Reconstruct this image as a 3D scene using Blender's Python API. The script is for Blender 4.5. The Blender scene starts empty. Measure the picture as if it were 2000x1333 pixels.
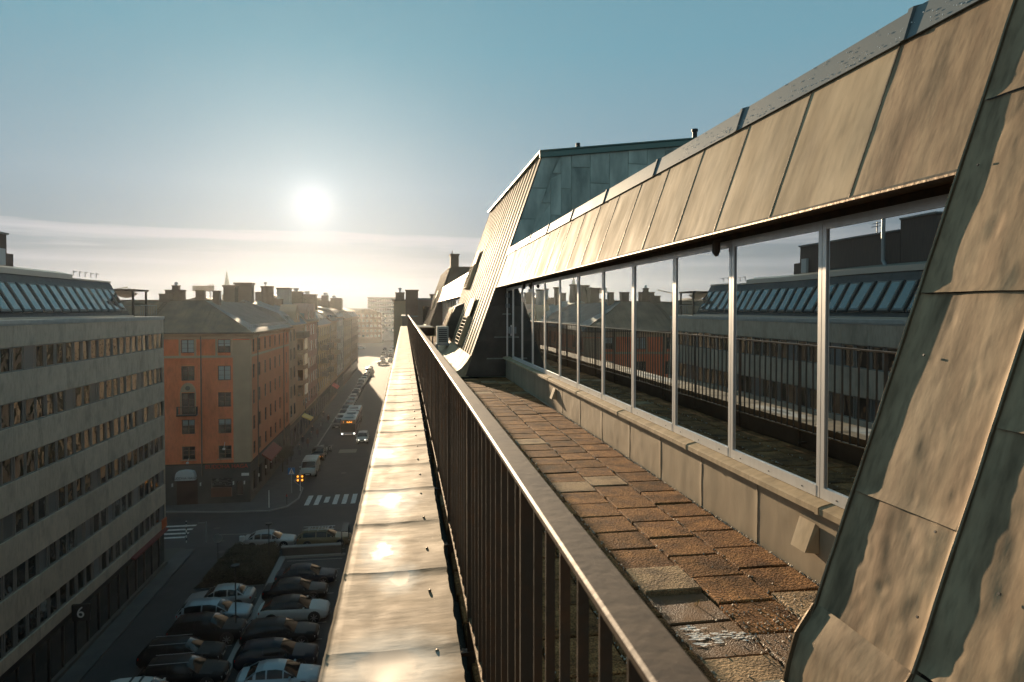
import bpy, bmesh, math, random
from math import radians as R, sin, cos, pi
from mathutils import Vector, Matrix, noise
random.seed(7)
sc = bpy.context.scene
COL = sc.collection

# ------------------------------------------------------------------ camera, sky, sun
cam_d = bpy.data.cameras.new('camera')
cam = bpy.data.objects.new('camera', cam_d); COL.objects.link(cam)
EYE = 21.5
cam.location = (0, 0, EYE)
cam.rotation_euler = (R(90 - 1.3), 0, R(-8.9485))
cam_d.sensor_width = 36; cam_d.lens = 24.0
cam_d.shift_y = -0.01512
cam_d.clip_start = 0.05; cam_d.clip_end = 20000
cam_d.dof.use_dof = True; cam_d.dof.focus_distance = 7.0; cam_d.dof.aperture_fstop = 8.0
sc.camera = cam

SUN_AZ = R(-7.3)      # measured from +Y towards +X
SUN_EL = R(8.4)
SUN_DIR = Vector((sin(SUN_AZ) * cos(SUN_EL), cos(SUN_AZ) * cos(SUN_EL), sin(SUN_EL)))
CL = 1.42     # brightness of the cloud sheets
w = bpy.data.worlds.new("World"); sc.world = w; w.use_nodes = True
nt = w.node_tree; nt.nodes.clear()
def wn(t, **k):
    n = nt.nodes.new(t)
    for a, b in k.items(): setattr(n, a, b)
    return n
sky = wn('ShaderNodeTexSky', sky_type='NISHITA', sun_disc=False)
sky.sun_elevation = SUN_EL; sky.sun_rotation = SUN_AZ
sky.altitude = 30; sky.air_density = 1.0; sky.dust_density = 0.5; sky.ozone_density = 1.4
bg = wn('ShaderNodeBackground'); bg.inputs['Strength'].default_value = 0.15
out = wn('ShaderNodeOutputWorld')
tc = wn('ShaderNodeTexCoord'); sep = wn('ShaderNodeSeparateXYZ')
nt.links.new(tc.outputs['Generated'], sep.inputs[0])
# the physical sky, softened (gamma) and tinted a little cyan away from the horizon
L_ = nt.links.new
gm = wn('ShaderNodeGamma'); gm.inputs['Gamma'].default_value = 0.20; L_(sky.outputs[0], gm.inputs['Color'])
hs = wn('ShaderNodeHueSaturation'); hs.inputs['Saturation'].default_value = 0.42; L_(gm.outputs[0], hs.inputs['Color'])
tr = wn('ShaderNodeValToRGB'); e = tr.color_ramp.elements
e[0].position = 0.0; e[0].color = (.36, .40, .46, 1); e[1].position = 0.62; e[1].color = (.34, .69, .83, 1)
for p_, c_ in ((.07, (.47, .54, .61, 1)), (.17, (.58, .75, .86, 1)), (.35, (.39, .75, .90, 1))):
    x_ = tr.color_ramp.elements.new(p_); x_.color = c_
L_(sep.outputs[2], tr.inputs[0])
tint = wn('ShaderNodeMixRGB', blend_type='MULTIPLY'); tint.inputs[0].default_value = 1.0
L_(hs.outputs[0], tint.inputs[1]); L_(tr.outputs[0], tint.inputs[2])
# thin sheets of cloud low over the horizon: one long feathered streak above a pale mauve bank
mp = wn('ShaderNodeMapping'); mp.inputs['Scale'].default_value = (2.0, 2.0, 30.0); L_(tc.outputs['Generated'], mp.inputs[0])
nz = wn('ShaderNodeTexNoise'); nz.inputs['Scale'].default_value = 1.6; nz.inputs['Detail'].default_value = 8; nz.inputs['Roughness'].default_value = 0.6
L_(mp.outputs[0], nz.inputs['Vector'])
wz = wn('ShaderNodeMath', operation='MULTIPLY_ADD'); L_(nz.outputs[0], wz.inputs[0]); wz.inputs[1].default_value = 0.045; L_(sep.outputs[2], wz.inputs[2])   # z + .045 n
def ramp(stops):
    r = wn('ShaderNodeValToRGB'); el = r.color_ramp.elements
    el[0].position, el[0].color = stops[0][0], (stops[0][1],) * 3 + (1,)
    el[1].position, el[1].color = stops[-1][0], (stops[-1][1],) * 3 + (1,)
    for p_, c_ in stops[1:-1]: q_ = el.new(p_); q_.color = (c_,) * 3 + (1,)
    L_(wz.outputs[0], r.inputs[0]); return r
bank = ramp([(.0, .7), (.085, .75), (.098, .55), (.103, .1), (.109, .15), (.115, 1), (.128, .95), (.133, .02), (.16, 0)])
n2_ = wn('ShaderNodeTexNoise'); n2_.inputs['Scale'].default_value = 1.1; n2_.inputs['Detail'].default_value = 4
mp2 = wn('ShaderNodeMapping'); mp2.inputs['Scale'].default_value = (2.0, 2.0, 60.0); L_(tc.outputs['Generated'], mp2.inputs[0]); L_(mp2.outputs[0], n2_.inputs['Vector'])
mr_ = wn('ShaderNodeMapRange'); mr_.inputs['From Min'].default_value = .3; mr_.inputs['From Max'].default_value = .62; mr_.inputs['To Min'].default_value = .35; L_(n2_.outputs[0], mr_.inputs['Value'])
mul2 = wn('ShaderNodeMath', operation='MULTIPLY'); L_(bank.outputs[0], mul2.inputs[0]); L_(mr_.outputs[0], mul2.inputs[1])
mixc = wn('ShaderNodeMixRGB'); L_(mul2.outputs[0], mixc.inputs[0])
L_(tint.outputs[0], mixc.inputs[1]); mixc.inputs[2].default_value = (CL * .97, CL * 1.0, CL * 1.04, 1)
# the air round the sun itself
dt = wn('ShaderNodeVectorMath', operation='DOT_PRODUCT'); nv = wn('ShaderNodeVectorMath', operation='NORMALIZE'); L_(tc.outputs['Generated'], nv.inputs[0])
L_(nv.outputs[0], dt.inputs[0]); dt.inputs[1].default_value = SUN_DIR
ac_ = wn('ShaderNodeMath', operation='ARCCOSINE'); L_(dt.outputs['Value'], ac_.inputs[0])
def lobe(width, amp, power):
    a_ = wn('ShaderNodeMath', operation='DIVIDE'); L_(ac_.outputs[0], a_.inputs[0]); a_.inputs[1].default_value = R(width)
    b_ = wn('ShaderNodeMath', operation='POWER'); L_(a_.outputs[0], b_.inputs[0]); b_.inputs[1].default_value = power
    c_ = wn('ShaderNodeMath', operation='MULTIPLY'); L_(b_.outputs[0], c_.inputs[0]); c_.inputs[1].default_value = -1
    d_ = wn('ShaderNodeMath', operation='EXPONENT'); L_(c_.outputs[0], d_.inputs[0])
    e_ = wn('ShaderNodeMath', operation='MULTIPLY'); L_(d_.outputs[0], e_.inputs[0]); e_.inputs[1].default_value = amp; return e_
sm = wn('ShaderNodeMath', operation='ADD'); L_(lobe(1.6, 1.0, 1.5).outputs[0], sm.inputs[0]); L_(lobe(7.0, .35, 1.2).outputs[0], sm.inputs[1])
au = wn('ShaderNodeVectorMath', operation='SCALE'); au.inputs[0].default_value = (1.0, .98, .94); L_(sm.outputs[0], au.inputs['Scale'])
ad = wn('ShaderNodeVectorMath', operation='ADD'); L_(mixc.outputs[0], ad.inputs[0]); L_(au.outputs[0], ad.inputs[1])
L_(ad.outputs[0], bg.inputs['Color']); L_(bg.outputs[0], out.inputs[0])

sun_d = bpy.data.lights.new('sun', 'SUN'); sun = bpy.data.objects.new('sun', sun_d); COL.objects.link(sun)
sun_d.energy = 3.5; sun_d.angle = R(0.6); sun_d.color = (1.0, 0.76, 0.50)
sun.rotation_euler = SUN_DIR.to_track_quat('Z', 'Y').to_euler()
sun.location = (0, 0, 60)
sc.view_settings.view_transform = 'Standard'; sc.view_settings.look = 'None'
sc.view_settings.exposure = 1.35; sc.view_settings.gamma = 1.0; sc.view_settings.use_curve_mapping = False
sc.render.engine = 'CYCLES'
sc.cycles.max_bounces = 7; sc.cycles.diffuse_bounces = 3; sc.cycles.glossy_bounces = 4
sc.cycles.volume_bounces = 0; sc.cycles.transparent_max_bounces = 6
sc.cycles.use_denoising = True
sc.cycles.sample_clamp_indirect = 6.0; sc.cycles.caustics_reflective = False; sc.cycles.caustics_refractive = False

# ------------------------------------------------------------------ materials
MATS = {}
def mat(name, col, rough=0.6, metal=0.0, col2=None, nscale=3.0, stretch=(1, 1, 1), bump=0.0, bscale=20.0, bdist=0.01,
        spec=0.5, rough2=None, rnd=0.0, emit=None, estr=0.0, detail=5.0, lo=0.35, hi=0.65, coat=0.0, speck=None, stain=None):
    if name in MATS: return MATS[name]
    m = bpy.data.materials.new(name); m.use_nodes = True; t = m.node_tree
    p = t.nodes['Principled BSDF']
    p.inputs['Base Color'].default_value = (*col, 1); p.inputs['Roughness'].default_value = rough
    p.inputs['Metallic'].default_value = metal; p.inputs['Specular IOR Level'].default_value = spec
    p.inputs['Coat Weight'].default_value = coat
    if emit:
        p.inputs['Emission Color'].default_value = (*emit, 1); p.inputs['Emission Strength'].default_value = estr
    L = t.links.new
    tcn = t.nodes.new('ShaderNodeTexCoord'); mpn = t.nodes.new('ShaderNodeMapping'); mpn.inputs['Scale'].default_value = stretch
    info = t.nodes.new('ShaderNodeObjectInfo')
    vm = t.nodes.new('ShaderNodeVectorMath'); vm.operation = 'ADD'
    sc_ = t.nodes.new('ShaderNodeVectorMath'); sc_.operation = 'SCALE'; sc_.inputs['Scale'].default_value = 37.0
    cmb = t.nodes.new('ShaderNodeCombineXYZ'); L(info.outputs['Random'], cmb.inputs[0]); L(info.outputs['Random'], cmb.inputs[1])
    L(cmb.outputs[0], sc_.inputs[0]); L(tcn.outputs['Object'], vm.inputs[0]); L(sc_.outputs[0], vm.inputs[1]); L(vm.outputs[0], mpn.inputs[0])
    last = None
    if col2 is not None or rough2 is not None:
        n = t.nodes.new('ShaderNodeTexNoise'); n.inputs['Scale'].default_value = nscale; n.inputs['Detail'].default_value = detail
        n.inputs['Roughness'].default_value = 0.6
        L(mpn.outputs[0], n.inputs['Vector'])
        r = t.nodes.new('ShaderNodeMapRange'); r.inputs['From Min'].default_value = lo; r.inputs['From Max'].default_value = hi
        L(n.outputs[0], r.inputs['Value'])
        if col2 is not None:
            mx = t.nodes.new('ShaderNodeMixRGB'); mx.inputs[1].default_value = (*col, 1); mx.inputs[2].default_value = (*col2, 1)
            L(r.outputs[0], mx.inputs[0]); last = mx.outputs[0]
        if rough2 is not None:
            rr = t.nodes.new('ShaderNodeMapRange'); rr.inputs['To Min'].default_value = rough; rr.inputs['To Max'].default_value = rough2
            L(r.outputs[0], rr.inputs['Value']); L(rr.outputs[0], p.inputs['Roughness'])
    for sp_ in (speck, stain):
        if not sp_: continue
        # (scale, depth, stretch, from, to): dark grains, or worn blotches, over the base colour
        m2 = t.nodes.new('ShaderNodeMapping'); m2.inputs['Scale'].default_value = sp_[2]
        L(vm.outputs[0], m2.inputs[0])
        ns = t.nodes.new('ShaderNodeTexNoise'); ns.inputs['Scale'].default_value = sp_[0]; ns.inputs['Detail'].default_value = 4; L(m2.outputs[0], ns.inputs['Vector'])
        mr = t.nodes.new('ShaderNodeMapRange'); mr.inputs['From Min'].default_value = sp_[3]; mr.inputs['From Max'].default_value = sp_[4]
        mr.inputs['To Min'].default_value = 1 + sp_[1] * .35; mr.inputs['To Max'].default_value = 1 - sp_[1]
        L(ns.outputs[0], mr.inputs['Value'])
        v3 = t.nodes.new('ShaderNodeVectorMath'); v3.operation = 'SCALE'
        if last is not None: L(last, v3.inputs[0])
        else: v3.inputs[0].default_value = col
        L(mr.outputs[0], v3.inputs['Scale']); last = v3.outputs[0]
    if rnd > 0:
        h = t.nodes.new('ShaderNodeHueSaturation')
        a = t.nodes.new('ShaderNodeMapRange'); a.inputs['To Min'].default_value = 1 - rnd; a.inputs['To Max'].default_value = 1 + rnd
        L(info.outputs['Random'], a.inputs['Value']); L(a.outputs[0], h.inputs['Value'])
        if last is not None: L(last, h.inputs['Color'])
        else: h.inputs['Color'].default_value = (*col, 1)
        last = h.outputs[0]
    if last is not None: L(last, p.inputs['Base Color'])
    if bump > 0:
        n2 = t.nodes.new('ShaderNodeTexNoise'); n2.inputs['Scale'].default_value = bscale; n2.inputs['Detail'].default_value = 6
        L(mpn.outputs[0], n2.inputs['Vector'])
        b = t.nodes.new('ShaderNodeBump'); b.inputs['Strength'].default_value = bump; b.inputs['Distance'].default_value = bdist
        L(n2.outputs[0], b.inputs['Height']); L(b.outputs[0], p.inputs['Normal'])
    MATS[name] = m
    return m

def glass_mat(name, tintc, body=(0.01, 0.012, 0.012), refl=0.6, rough=0.0, wave=0.0, wscale=2.0, lowf=0.35):
    """coated window glass: a dark room behind, a mirror-like film in front, stronger at grazing angles"""
    m = bpy.data.materials.new(name); m.use_nodes = True; t = m.node_tree; t.nodes.clear(); L = t.links.new
    o = t.nodes.new('ShaderNodeOutputMaterial'); mx = t.nodes.new('ShaderNodeMixShader')
    d = t.nodes.new('ShaderNodeBsdfDiffuse'); d.inputs['Color'].default_value = (*body, 1)
    g = t.nodes.new('ShaderNodeBsdfGlossy'); g.inputs['Color'].default_value = (*tintc, 1); g.inputs['Roughness'].default_value = rough
    lw = t.nodes.new('ShaderNodeLayerWeight'); lw.inputs['Blend'].default_value = 0.35
    mr = t.nodes.new('ShaderNodeMapRange'); mr.inputs['To Min'].default_value = lowf; mr.inputs['To Max'].default_value = refl
    L(lw.outputs['Facing'], mr.inputs['Value']); L(mr.outputs[0], mx.inputs[0])
    L(d.outputs[0], mx.inputs[1]); L(g.outputs[0], mx.inputs[2]); L(mx.outputs[0], o.inputs[0])
    if wave > 0:
        tcn = t.nodes.new('ShaderNodeTexCoord'); n = t.nodes.new('ShaderNodeTexNoise'); n.inputs['Scale'].default_value = wscale; n.inputs['Detail'].default_value = 1
        info = t.nodes.new('ShaderNodeObjectInfo'); vm = t.nodes.new('ShaderNodeVectorMath'); vm.operation = 'ADD'
        s2 = t.nodes.new('ShaderNodeVectorMath'); s2.operation = 'SCALE'; s2.inputs['Scale'].default_value = 50
        cmb = t.nodes.new('ShaderNodeCombineXYZ'); L(info.outputs['Random'], cmb.inputs[0]); L(cmb.outputs[0], s2.inputs[0])
        L(tcn.outputs['Object'], vm.inputs[0]); L(s2.outputs[0], vm.inputs[1]); L(vm.outputs[0], n.inputs['Vector'])
        b = t.nodes.new('ShaderNodeBump'); b.inputs['Strength'].default_value = 1.0; b.inputs['Distance'].default_value = wave
        L(n.outputs[0], b.inputs['Height']); L(b.outputs[0], g.inputs['Normal'])
    MATS[name] = m
    return m

SHEET = mat('weathered_sheet', (0.50, 0.375, 0.235), 0.66, 0.0, col2=(0.40, 0.295, 0.18), nscale=2.2, stretch=(1, 1.6, .5), bump=0.16, bscale=5, bdist=0.01, rough2=0.8, spec=.2, speck=(14, .16, (1, 1.5, .3), .45, .7), stain=(2.6, .28, (1, 2.2, .35), .5, .75))
SHEETN = mat('dented_sheet', (0.40, 0.285, 0.175), 0.7, 0.0, col2=(0.21, 0.14, 0.085), nscale=4.0, stretch=(1, 1.6, .4), bump=0.25, bscale=22, bdist=0.004, detail=9, rough2=0.8, spec=.2, lo=.3, hi=.7, speck=(26, .22, (1, 1.6, .3), .45, .68), stain=(3.4, .42, (1, 1.8, .4), .5, .74))
WALLM = mat('sill_wall_sheet', (0.44, 0.36, 0.255), 0.45, 0.3, col2=(0.32, 0.26, 0.18), nscale=1.6, stretch=(1, 2, .6), bump=0.18, bscale=4, bdist=0.01, rough2=0.55)
SEAM = mat('seam_edge', (0.27, 0.21, 0.14), 0.45, 0.6, col2=(0.19, 0.12, 0.07), nscale=8, bump=0.3, bscale=30)
BLUECAP = mat('blue_grey_cap', (0.15, 0.175, 0.18), 0.6, 0.1, col2=(0.165, 0.19, 0.195), nscale=2, bump=0.04, bscale=60, bdist=0.002, rough2=0.5)
GREENCU = mat('green_copper', (0.56, 0.60, 0.52), 0.65, 0.0, col2=(0.24, 0.27, 0.235), nscale=1.6, stretch=(1.5, 1.5, .5), bump=0.2, bscale=8, rnd=0.12, lo=.35, hi=.7)
DARKCU = mat('dark_copper', (0.11, 0.095, 0.075), 0.5, 0.35, col2=(0.05, 0.042, 0.035), nscale=1.8, bump=0.3, bscale=6, rnd=0.2)
SOFFIT = mat('soffit_dark', (0.05, 0.042, 0.035), 0.8, col2=(0.1, 0.065, 0.04), nscale=12)
WHITEF = mat('white_frame', (0.86, 0.84, 0.81), 0.34, 0.45, col2=(0.8, 0.77, 0.73), nscale=5, stretch=(4, 4, .6))
RAILM = mat('rail_brown', (0.17, 0.105, 0.06), 0.6, 0.05, col2=(0.09, 0.05, 0.028), nscale=5, bump=0.12, bscale=40, rough2=0.5, lo=.3, hi=.75)
BARM = mat('baluster_brown', (0.085, 0.06, 0.042), 0.42, 0.3, col2=(0.16, 0.075, 0.035), nscale=6, bump=0.2, bscale=50, lo=.5, hi=.75)
TILE = mat('concrete_paver', (0.40, 0.20, 0.08), 0.9, col2=(0.16, 0.07, 0.028), nscale=7, bump=1.0, bscale=75, bdist=0.014, rnd=0.30, spec=0.12, rough2=0.75, lo=.32, hi=.68, detail=9, speck=(120, .55, (1, 1, 1), .42, .6), stain=(4.5, .55, (1, 1, 1), .48, .68))
TILEP = mat('pale_paver', (0.38, 0.25, 0.13), 0.85, col2=(0.25, 0.155, 0.075), nscale=6, bump=0.8, bscale=75, bdist=0.02, rnd=0.1, speck=(110, .4, (1, 1, 1), .45, .62), stain=(6, .4, (1, 1, 1), .5, .7))
TILEW = mat('wet_paver', (0.22, 0.115, 0.05), 0.75, col2=(0.10, 0.05, 0.025), nscale=6, bump=1.0, bscale=130, bdist=0.01, rough2=0.42, spec=.3)
BITUM = mat('roof_felt', (0.05, 0.042, 0.034), 0.85, col2=(0.09, 0.07, 0.05), nscale=20, bump=0.6, bscale=80)
GRIT = mat('grit_stone', (0.42, 0.36, 0.28), 0.7, rnd=0.35)
DRY = mat('dry_grass', (0.5, 0.36, 0.13), 0.8)
FLAKE = mat('white_flake', (0.85, 0.82, 0.77), 0.55, bump=0.8, bscale=90)
DARKM = mat('black_metal', (0.02, 0.02, 0.02), 0.5, 0.2)
GREYM = mat('grey_metal', (0.3, 0.31, 0.31), 0.45, 0.4)
CONC = mat('concrete_panel', (0.50, 0.41, 0.315), 0.85, col2=(0.42, 0.345, 0.265), nscale=1.1, bump=0.5, bscale=45, bdist=0.01, rnd=0.07, lo=.3, hi=.7, speck=(9, .14, (1, 1, .25), .45, .7), stain=(1.2, .2, (1, 1, .5), .5, .72))
CONCL = mat('parapet_band', (0.42, 0.43, 0.41), 0.7, col2=(0.35, 0.36, 0.34), nscale=2)
BLUEF = mat('slate_blue_frame', (0.045, 0.055, 0.062), 0.45, 0.1)
FRAMEG = mat('grey_window_frame', (0.17, 0.165, 0.155), 0.5)
SLATE = mat('slate_roof', (0.055, 0.052, 0.05), 0.6, col2=(0.095, 0.09, 0.085), nscale=3, bump=0.6, bscale=12, bdist=0.03, rnd=.2)
ROOFB = mat('roof_bronze', (0.11, 0.09, 0.07), 0.6, 0.1, col2=(0.07, 0.055, 0.045), nscale=1)
BRICKD = mat('brown_cladding', (0.12, 0.085, 0.065), 0.75, col2=(0.09, 0.06, 0.05), nscale=2, stretch=(6, 6, .5))
ASPH = mat('asphalt', (0.036, 0.036, 0.038), 0.85, col2=(0.05, 0.05, 0.052), nscale=.35, bump=0.3, bscale=30, detail=8)
ASPHD = mat('asphalt_patched', (0.024, 0.024, 0.026), 0.8, col2=(0.036, 0.036, 0.037), nscale=.5, bump=0.3, bscale=30, detail=8)
PAVE = mat('pavement_slabs', (0.09, 0.087, 0.083), 0.85, col2=(0.065, 0.062, 0.06), nscale=.8, bump=0.3, bscale=20, detail=8)
KERB = mat('kerb_granite', (0.22, 0.21, 0.2), 0.8, rnd=.1)
ROADW = mat('road_paint', (0.62, 0.62, 0.6), 0.7, col2=(0.42, 0.42, 0.4), nscale=3)
ORANGE = mat('orange_render', (0.78, 0.205, 0.085), 0.88, col2=(0.70, 0.175, 0.072), nscale=.35, bump=0.2, bscale=25, detail=8, speck=(5, .10, (1, 1, .3), .45, .7), stain=(.8, .2, (1, 1, .4), .5, .72))
BEIGE = mat('beige_render', (0.50, 0.34, 0.215), 0.88, col2=(0.43, 0.29, 0.185), nscale=.5, detail=8)
GREYG = mat('grey_stone_base', (0.10, 0.088, 0.075), 0.8, col2=(0.075, 0.066, 0.056), nscale=.7, bump=.3, bscale=10)
COPROOF = mat('brown_sheet_roof', (0.21, 0.135, 0.08), 0.7, 0.0, col2=(0.11, 0.075, 0.045), nscale=.5, stretch=(1, 1, .4), rnd=.08)
BLUROOF = mat('blue_sheet_roof', (0.22, 0.215, 0.20), 0.8, 0.0, col2=(0.15, 0.145, 0.135), nscale=.6)
CHIM = mat('chimney_render', (0.19, 0.135, 0.095), 0.85, col2=(0.14, 0.1, 0.07), nscale=1)
BROWNF = mat('brown_casement', (0.10, 0.055, 0.035), 0.5)
CURT = mat('pale_curtain', (0.42, 0.44, 0.44), 0.8, rnd=.15)
IRON = mat('iron_rail', (0.03, 0.026, 0.024), 0.5, 0.3)
STUCCO = mat('sand_stucco', (0.26, 0.14, 0.06), 0.85, col2=(0.2, 0.1, 0.045), nscale=.4)
LEAF = mat('hedge_leaf', (0.03, 0.033, 0.014), 0.7, col2=(0.05, 0.045, 0.02), nscale=3, rnd=.2)
BARK = mat('bark', (0.07, 0.05, 0.035), 0.9)
TYRE = mat('tyre_rubber', (0.02, 0.02, 0.02), 0.8)
RIM = mat('wheel_rim', (0.35, 0.35, 0.36), 0.35, 0.8)
CARGL = mat('car_glass', (0.008, 0.009, 0.01), 0.06, 0.0, spec=0.3)
LAMPW = mat('lit_headlight', (0.8, 0.8, 0.8), 0.2, emit=(1, 0.93, 0.8), estr=3.0)
LAMPA = mat('lit_amber', (0.8, 0.4, 0.1), 0.3, emit=(1, 0.33, 0.03), estr=1.2)
HEADL = mat('headlight_glass', (0.6, 0.62, 0.64), 0.1, 0.2)
TAILR = mat('tail_red', (0.35, 0.02, 0.015), 0.2)
PLATEM = mat('number_plate_white', (0.7, 0.7, 0.68), 0.5)
REDL = mat('dull_red_paint', (0.50, 0.05, 0.03), 0.6)
SIGNW = mat('sign_white', (0.62, 0.62, 0.6), 0.6)
SIGNB = mat('sign_blue', (0.03, 0.16, 0.42), 0.5)
YELLOW = mat('sign_yellow', (0.7, 0.5, 0.06), 0.5)
CLOTH = mat('dark_clothes', (0.025, 0.025, 0.03), 0.9, rnd=.3)
SKIN = mat('skin', (0.45, 0.27, 0.19), 0.6)
HAIR = mat('hair', (0.04, 0.025, 0.018), 0.7)
PANE = glass_mat('terrace_glass', (0.93, 0.98, 1.0), refl=1.0, lowf=0.58, wave=0.0009, wscale=1.3, body=(0.012, 0.013, 0.012))
PANEB = glass_mat('office_glass', (0.9, 0.88, 0.85), refl=0.5, lowf=0.10, wave=0.035, wscale=1.6, body=(0.012, 0.011, 0.01))
PANEC = glass_mat('old_glass', (0.8, 0.82, 0.84), refl=0.6, lowf=0.14, wave=0.01, wscale=1.5, body=(0.025, 0.02, 0.018))
PANES = glass_mat('skylight_glass', (0.80, 0.80, 0.78), refl=0.6, lowf=0.24, wave=0.002, body=(0.02, 0.03, 0.03))

def coping_mat():
    """soft zinc with dried rain rings: every ring is a stain that stays where it is"""
    m = bpy.data.materials.new('coping_zinc'); m.use_nodes = True; t = m.node_tree; L = t.links.new
    p = t.nodes['Principled BSDF']
    g = t.nodes.new('ShaderNodeNewGeometry')
    n = t.nodes.new('ShaderNodeTexNoise'); n.inputs['Scale'].default_value = 3.2; n.inputs['Detail'].default_value = 5
    L(g.outputs['Position'], n.inputs['Vector'])
    wob = t.nodes.new('ShaderNodeVectorMath'); wob.operation = 'SCALE'; wob.inputs['Scale'].default_value = 0.16
    n3 = t.nodes.new('ShaderNodeTexNoise'); n3.inputs['Scale'].default_value = 9; n3.inputs['Detail'].default_value = 3
    L(g.outputs['Position'], n3.inputs['Vector']); L(n3.outputs['Color'], wob.inputs[0])
    pos = t.nodes.new('ShaderNodeVectorMath'); pos.operation = 'ADD'; L(g.outputs['Position'], pos.inputs[0]); L(wob.outputs[0], pos.inputs[1])
    prev = None
    def maxof(a, b):
        q = t.nodes.new('ShaderNodeMath'); q.operation = 'MAXIMUM'; L(a, q.inputs[0]); L(b, q.inputs[1]); return q.outputs[0]
    PUD = [(-0.06, 2.42, .11, .13), (-0.03, 3.22, .055, .09), (-0.09, 4.54, .085, .21), (-0.18, 6.10, .085, .27), (-0.06, 7.85, .07, .3),
           (-0.12, 3.62, .05, .16), (-0.1, 12.5, .09, .7)]
    wet = None; ring = None
    for (x, y, a, b) in PUD:
        mpn = t.nodes.new('ShaderNodeMapping'); mpn.vector_type = 'POINT'
        mpn.inputs['Location'].default_value = (-(x + .08) / a, -(y + .08) / b, 0); mpn.inputs['Scale'].default_value = (1 / a, 1 / b, 0)
        L(pos.outputs[0], mpn.inputs[0])
        ln = t.nodes.new('ShaderNodeVectorMath'); ln.operation = 'LENGTH'; L(mpn.outputs[0], ln.inputs[0])
        w1 = t.nodes.new('ShaderNodeMapRange'); w1.interpolation_type = 'SMOOTHSTEP'
        w1.inputs['From Min'].default_value = 1.12; w1.inputs['From Max'].default_value = 0.62
        L(ln.outputs['Value'], w1.inputs['Value'])
        r1 = t.nodes.new('ShaderNodeMapRange'); r1.interpolation_type = 'SMOOTHSTEP'
        r1.inputs['From Min'].default_value = 2.7; r1.inputs['From Max'].default_value = 1.05
        L(ln.outputs['Value'], r1.inputs['Value'])
        wet = w1.outputs[0] if wet is None else maxof(wet, w1.outputs[0])
        ring = r1.outputs[0] if ring is None else maxof(ring, r1.outputs[0])
    c1 = t.nodes.new('ShaderNodeMixRGB'); c1.inputs[1].default_value = (0.29, 0.205, 0.12, 1); c1.inputs[2].default_value = (0.17, 0.115, 0.065, 1)
    rm = t.nodes.new('ShaderNodeMapRange'); rm.inputs['From Min'].default_value = .35; rm.inputs['From Max'].default_value = .68
    L(n.outputs[0], rm.inputs['Value']); L(rm.outputs[0], c1.inputs[0])
    c2 = t.nodes.new('ShaderNodeMixRGB'); c2.inputs[2].default_value = (0.62, 0.59, 0.54, 1); L(c1.outputs[0], c2.inputs[1])
    rf = t.nodes.new('ShaderNodeMath'); rf.operation = 'MULTIPLY'; L(ring, rf.inputs[0]); rf.inputs[1].default_value = .75; L(rf.outputs[0], c2.inputs[0])
    c3 = t.nodes.new('ShaderNodeMixRGB'); c3.inputs[2].default_value = (0.20, 0.185, 0.165, 1); L(c2.outputs[0], c3.inputs[1]); L(wet, c3.inputs[0])
    L(c3.outputs[0], p.inputs['Base Color'])
    p.inputs['Metallic'].default_value = 0.12
    p.inputs['Specular IOR Level'].default_value = 0.22
    r0 = t.nodes.new('ShaderNodeMapRange'); r0.inputs['To Min'].default_value = .58; r0.inputs['To Max'].default_value = .8
    L(n3.outputs[0], r0.inputs['Value'])
    rmx = t.nodes.new('ShaderNodeMixRGB'); L(wet, rmx.inputs[0]); L(r0.outputs[0], rmx.inputs[1]); rmx.inputs[2].default_value = (.5, .5, .5, 1)
    L(rmx.outputs[0], p.inputs['Roughness'])
    st = t.nodes.new('ShaderNodeMapping'); st.inputs['Scale'].default_value = (3, 9, 1); L(g.outputs['Position'], st.inputs[0])
    nb = t.nodes.new('ShaderNodeTexNoise'); nb.inputs['Scale'].default_value = 1.5; nb.inputs['Detail'].default_value = 3; L(st.outputs[0], nb.inputs['Vector'])
    b = t.nodes.new('ShaderNodeBump'); b.inputs['Distance'].default_value = .0025; L(nb.outputs[0], b.inputs['Height'])
    inv = t.nodes.new('ShaderNodeMath'); inv.operation = 'SUBTRACT'; inv.inputs[0].default_value = 1; L(wet, inv.inputs[1]); L(inv.outputs[0], b.inputs['Strength'])
    L(b.outputs[0], p.inputs['Normal'])
    MATS['coping_zinc'] = m
    return m
COPING = coping_mat()

# ------------------------------------------------------------------ mesh helpers
WLOC = {}
def wloc(o): return WLOC.get(o.name, Vector((0, 0, 0)))
def tag(o, label=None, cat=None, group=None, kind=None):
    if label: o['label'] = label
    if cat: o['category'] = cat
    if group: o['group'] = group
    if kind: o['kind'] = kind
    return o
def empty(name, loc, label, cat, group=None, rz=0):
    o = bpy.data.objects.new(name, None); COL.objects.link(o); o.location = loc; o.rotation_euler = (0, 0, rz)
    o.empty_display_size = .2
    WLOC[o.name] = Vector(loc)
    return tag(o, label, cat, group)
def link(name, me, parent=None, loc=(0, 0, 0), rot=(0, 0, 0), scale=(1, 1, 1), absolute=True):
    """loc is a world position when absolute, whatever the parent (parents are never rotated while building)"""
    o = bpy.data.objects.new(name, me); COL.objects.link(o)
    loc = Vector(loc)
    if parent is not None:
        o.parent = parent
        o.location = loc - wloc(parent) if absolute else loc
    else: o.location = loc
    WLOC[o.name] = loc if absolute else loc + (wloc(parent) if parent else Vector())
    o.rotation_euler = rot; o.scale = scale
    return o
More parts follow.
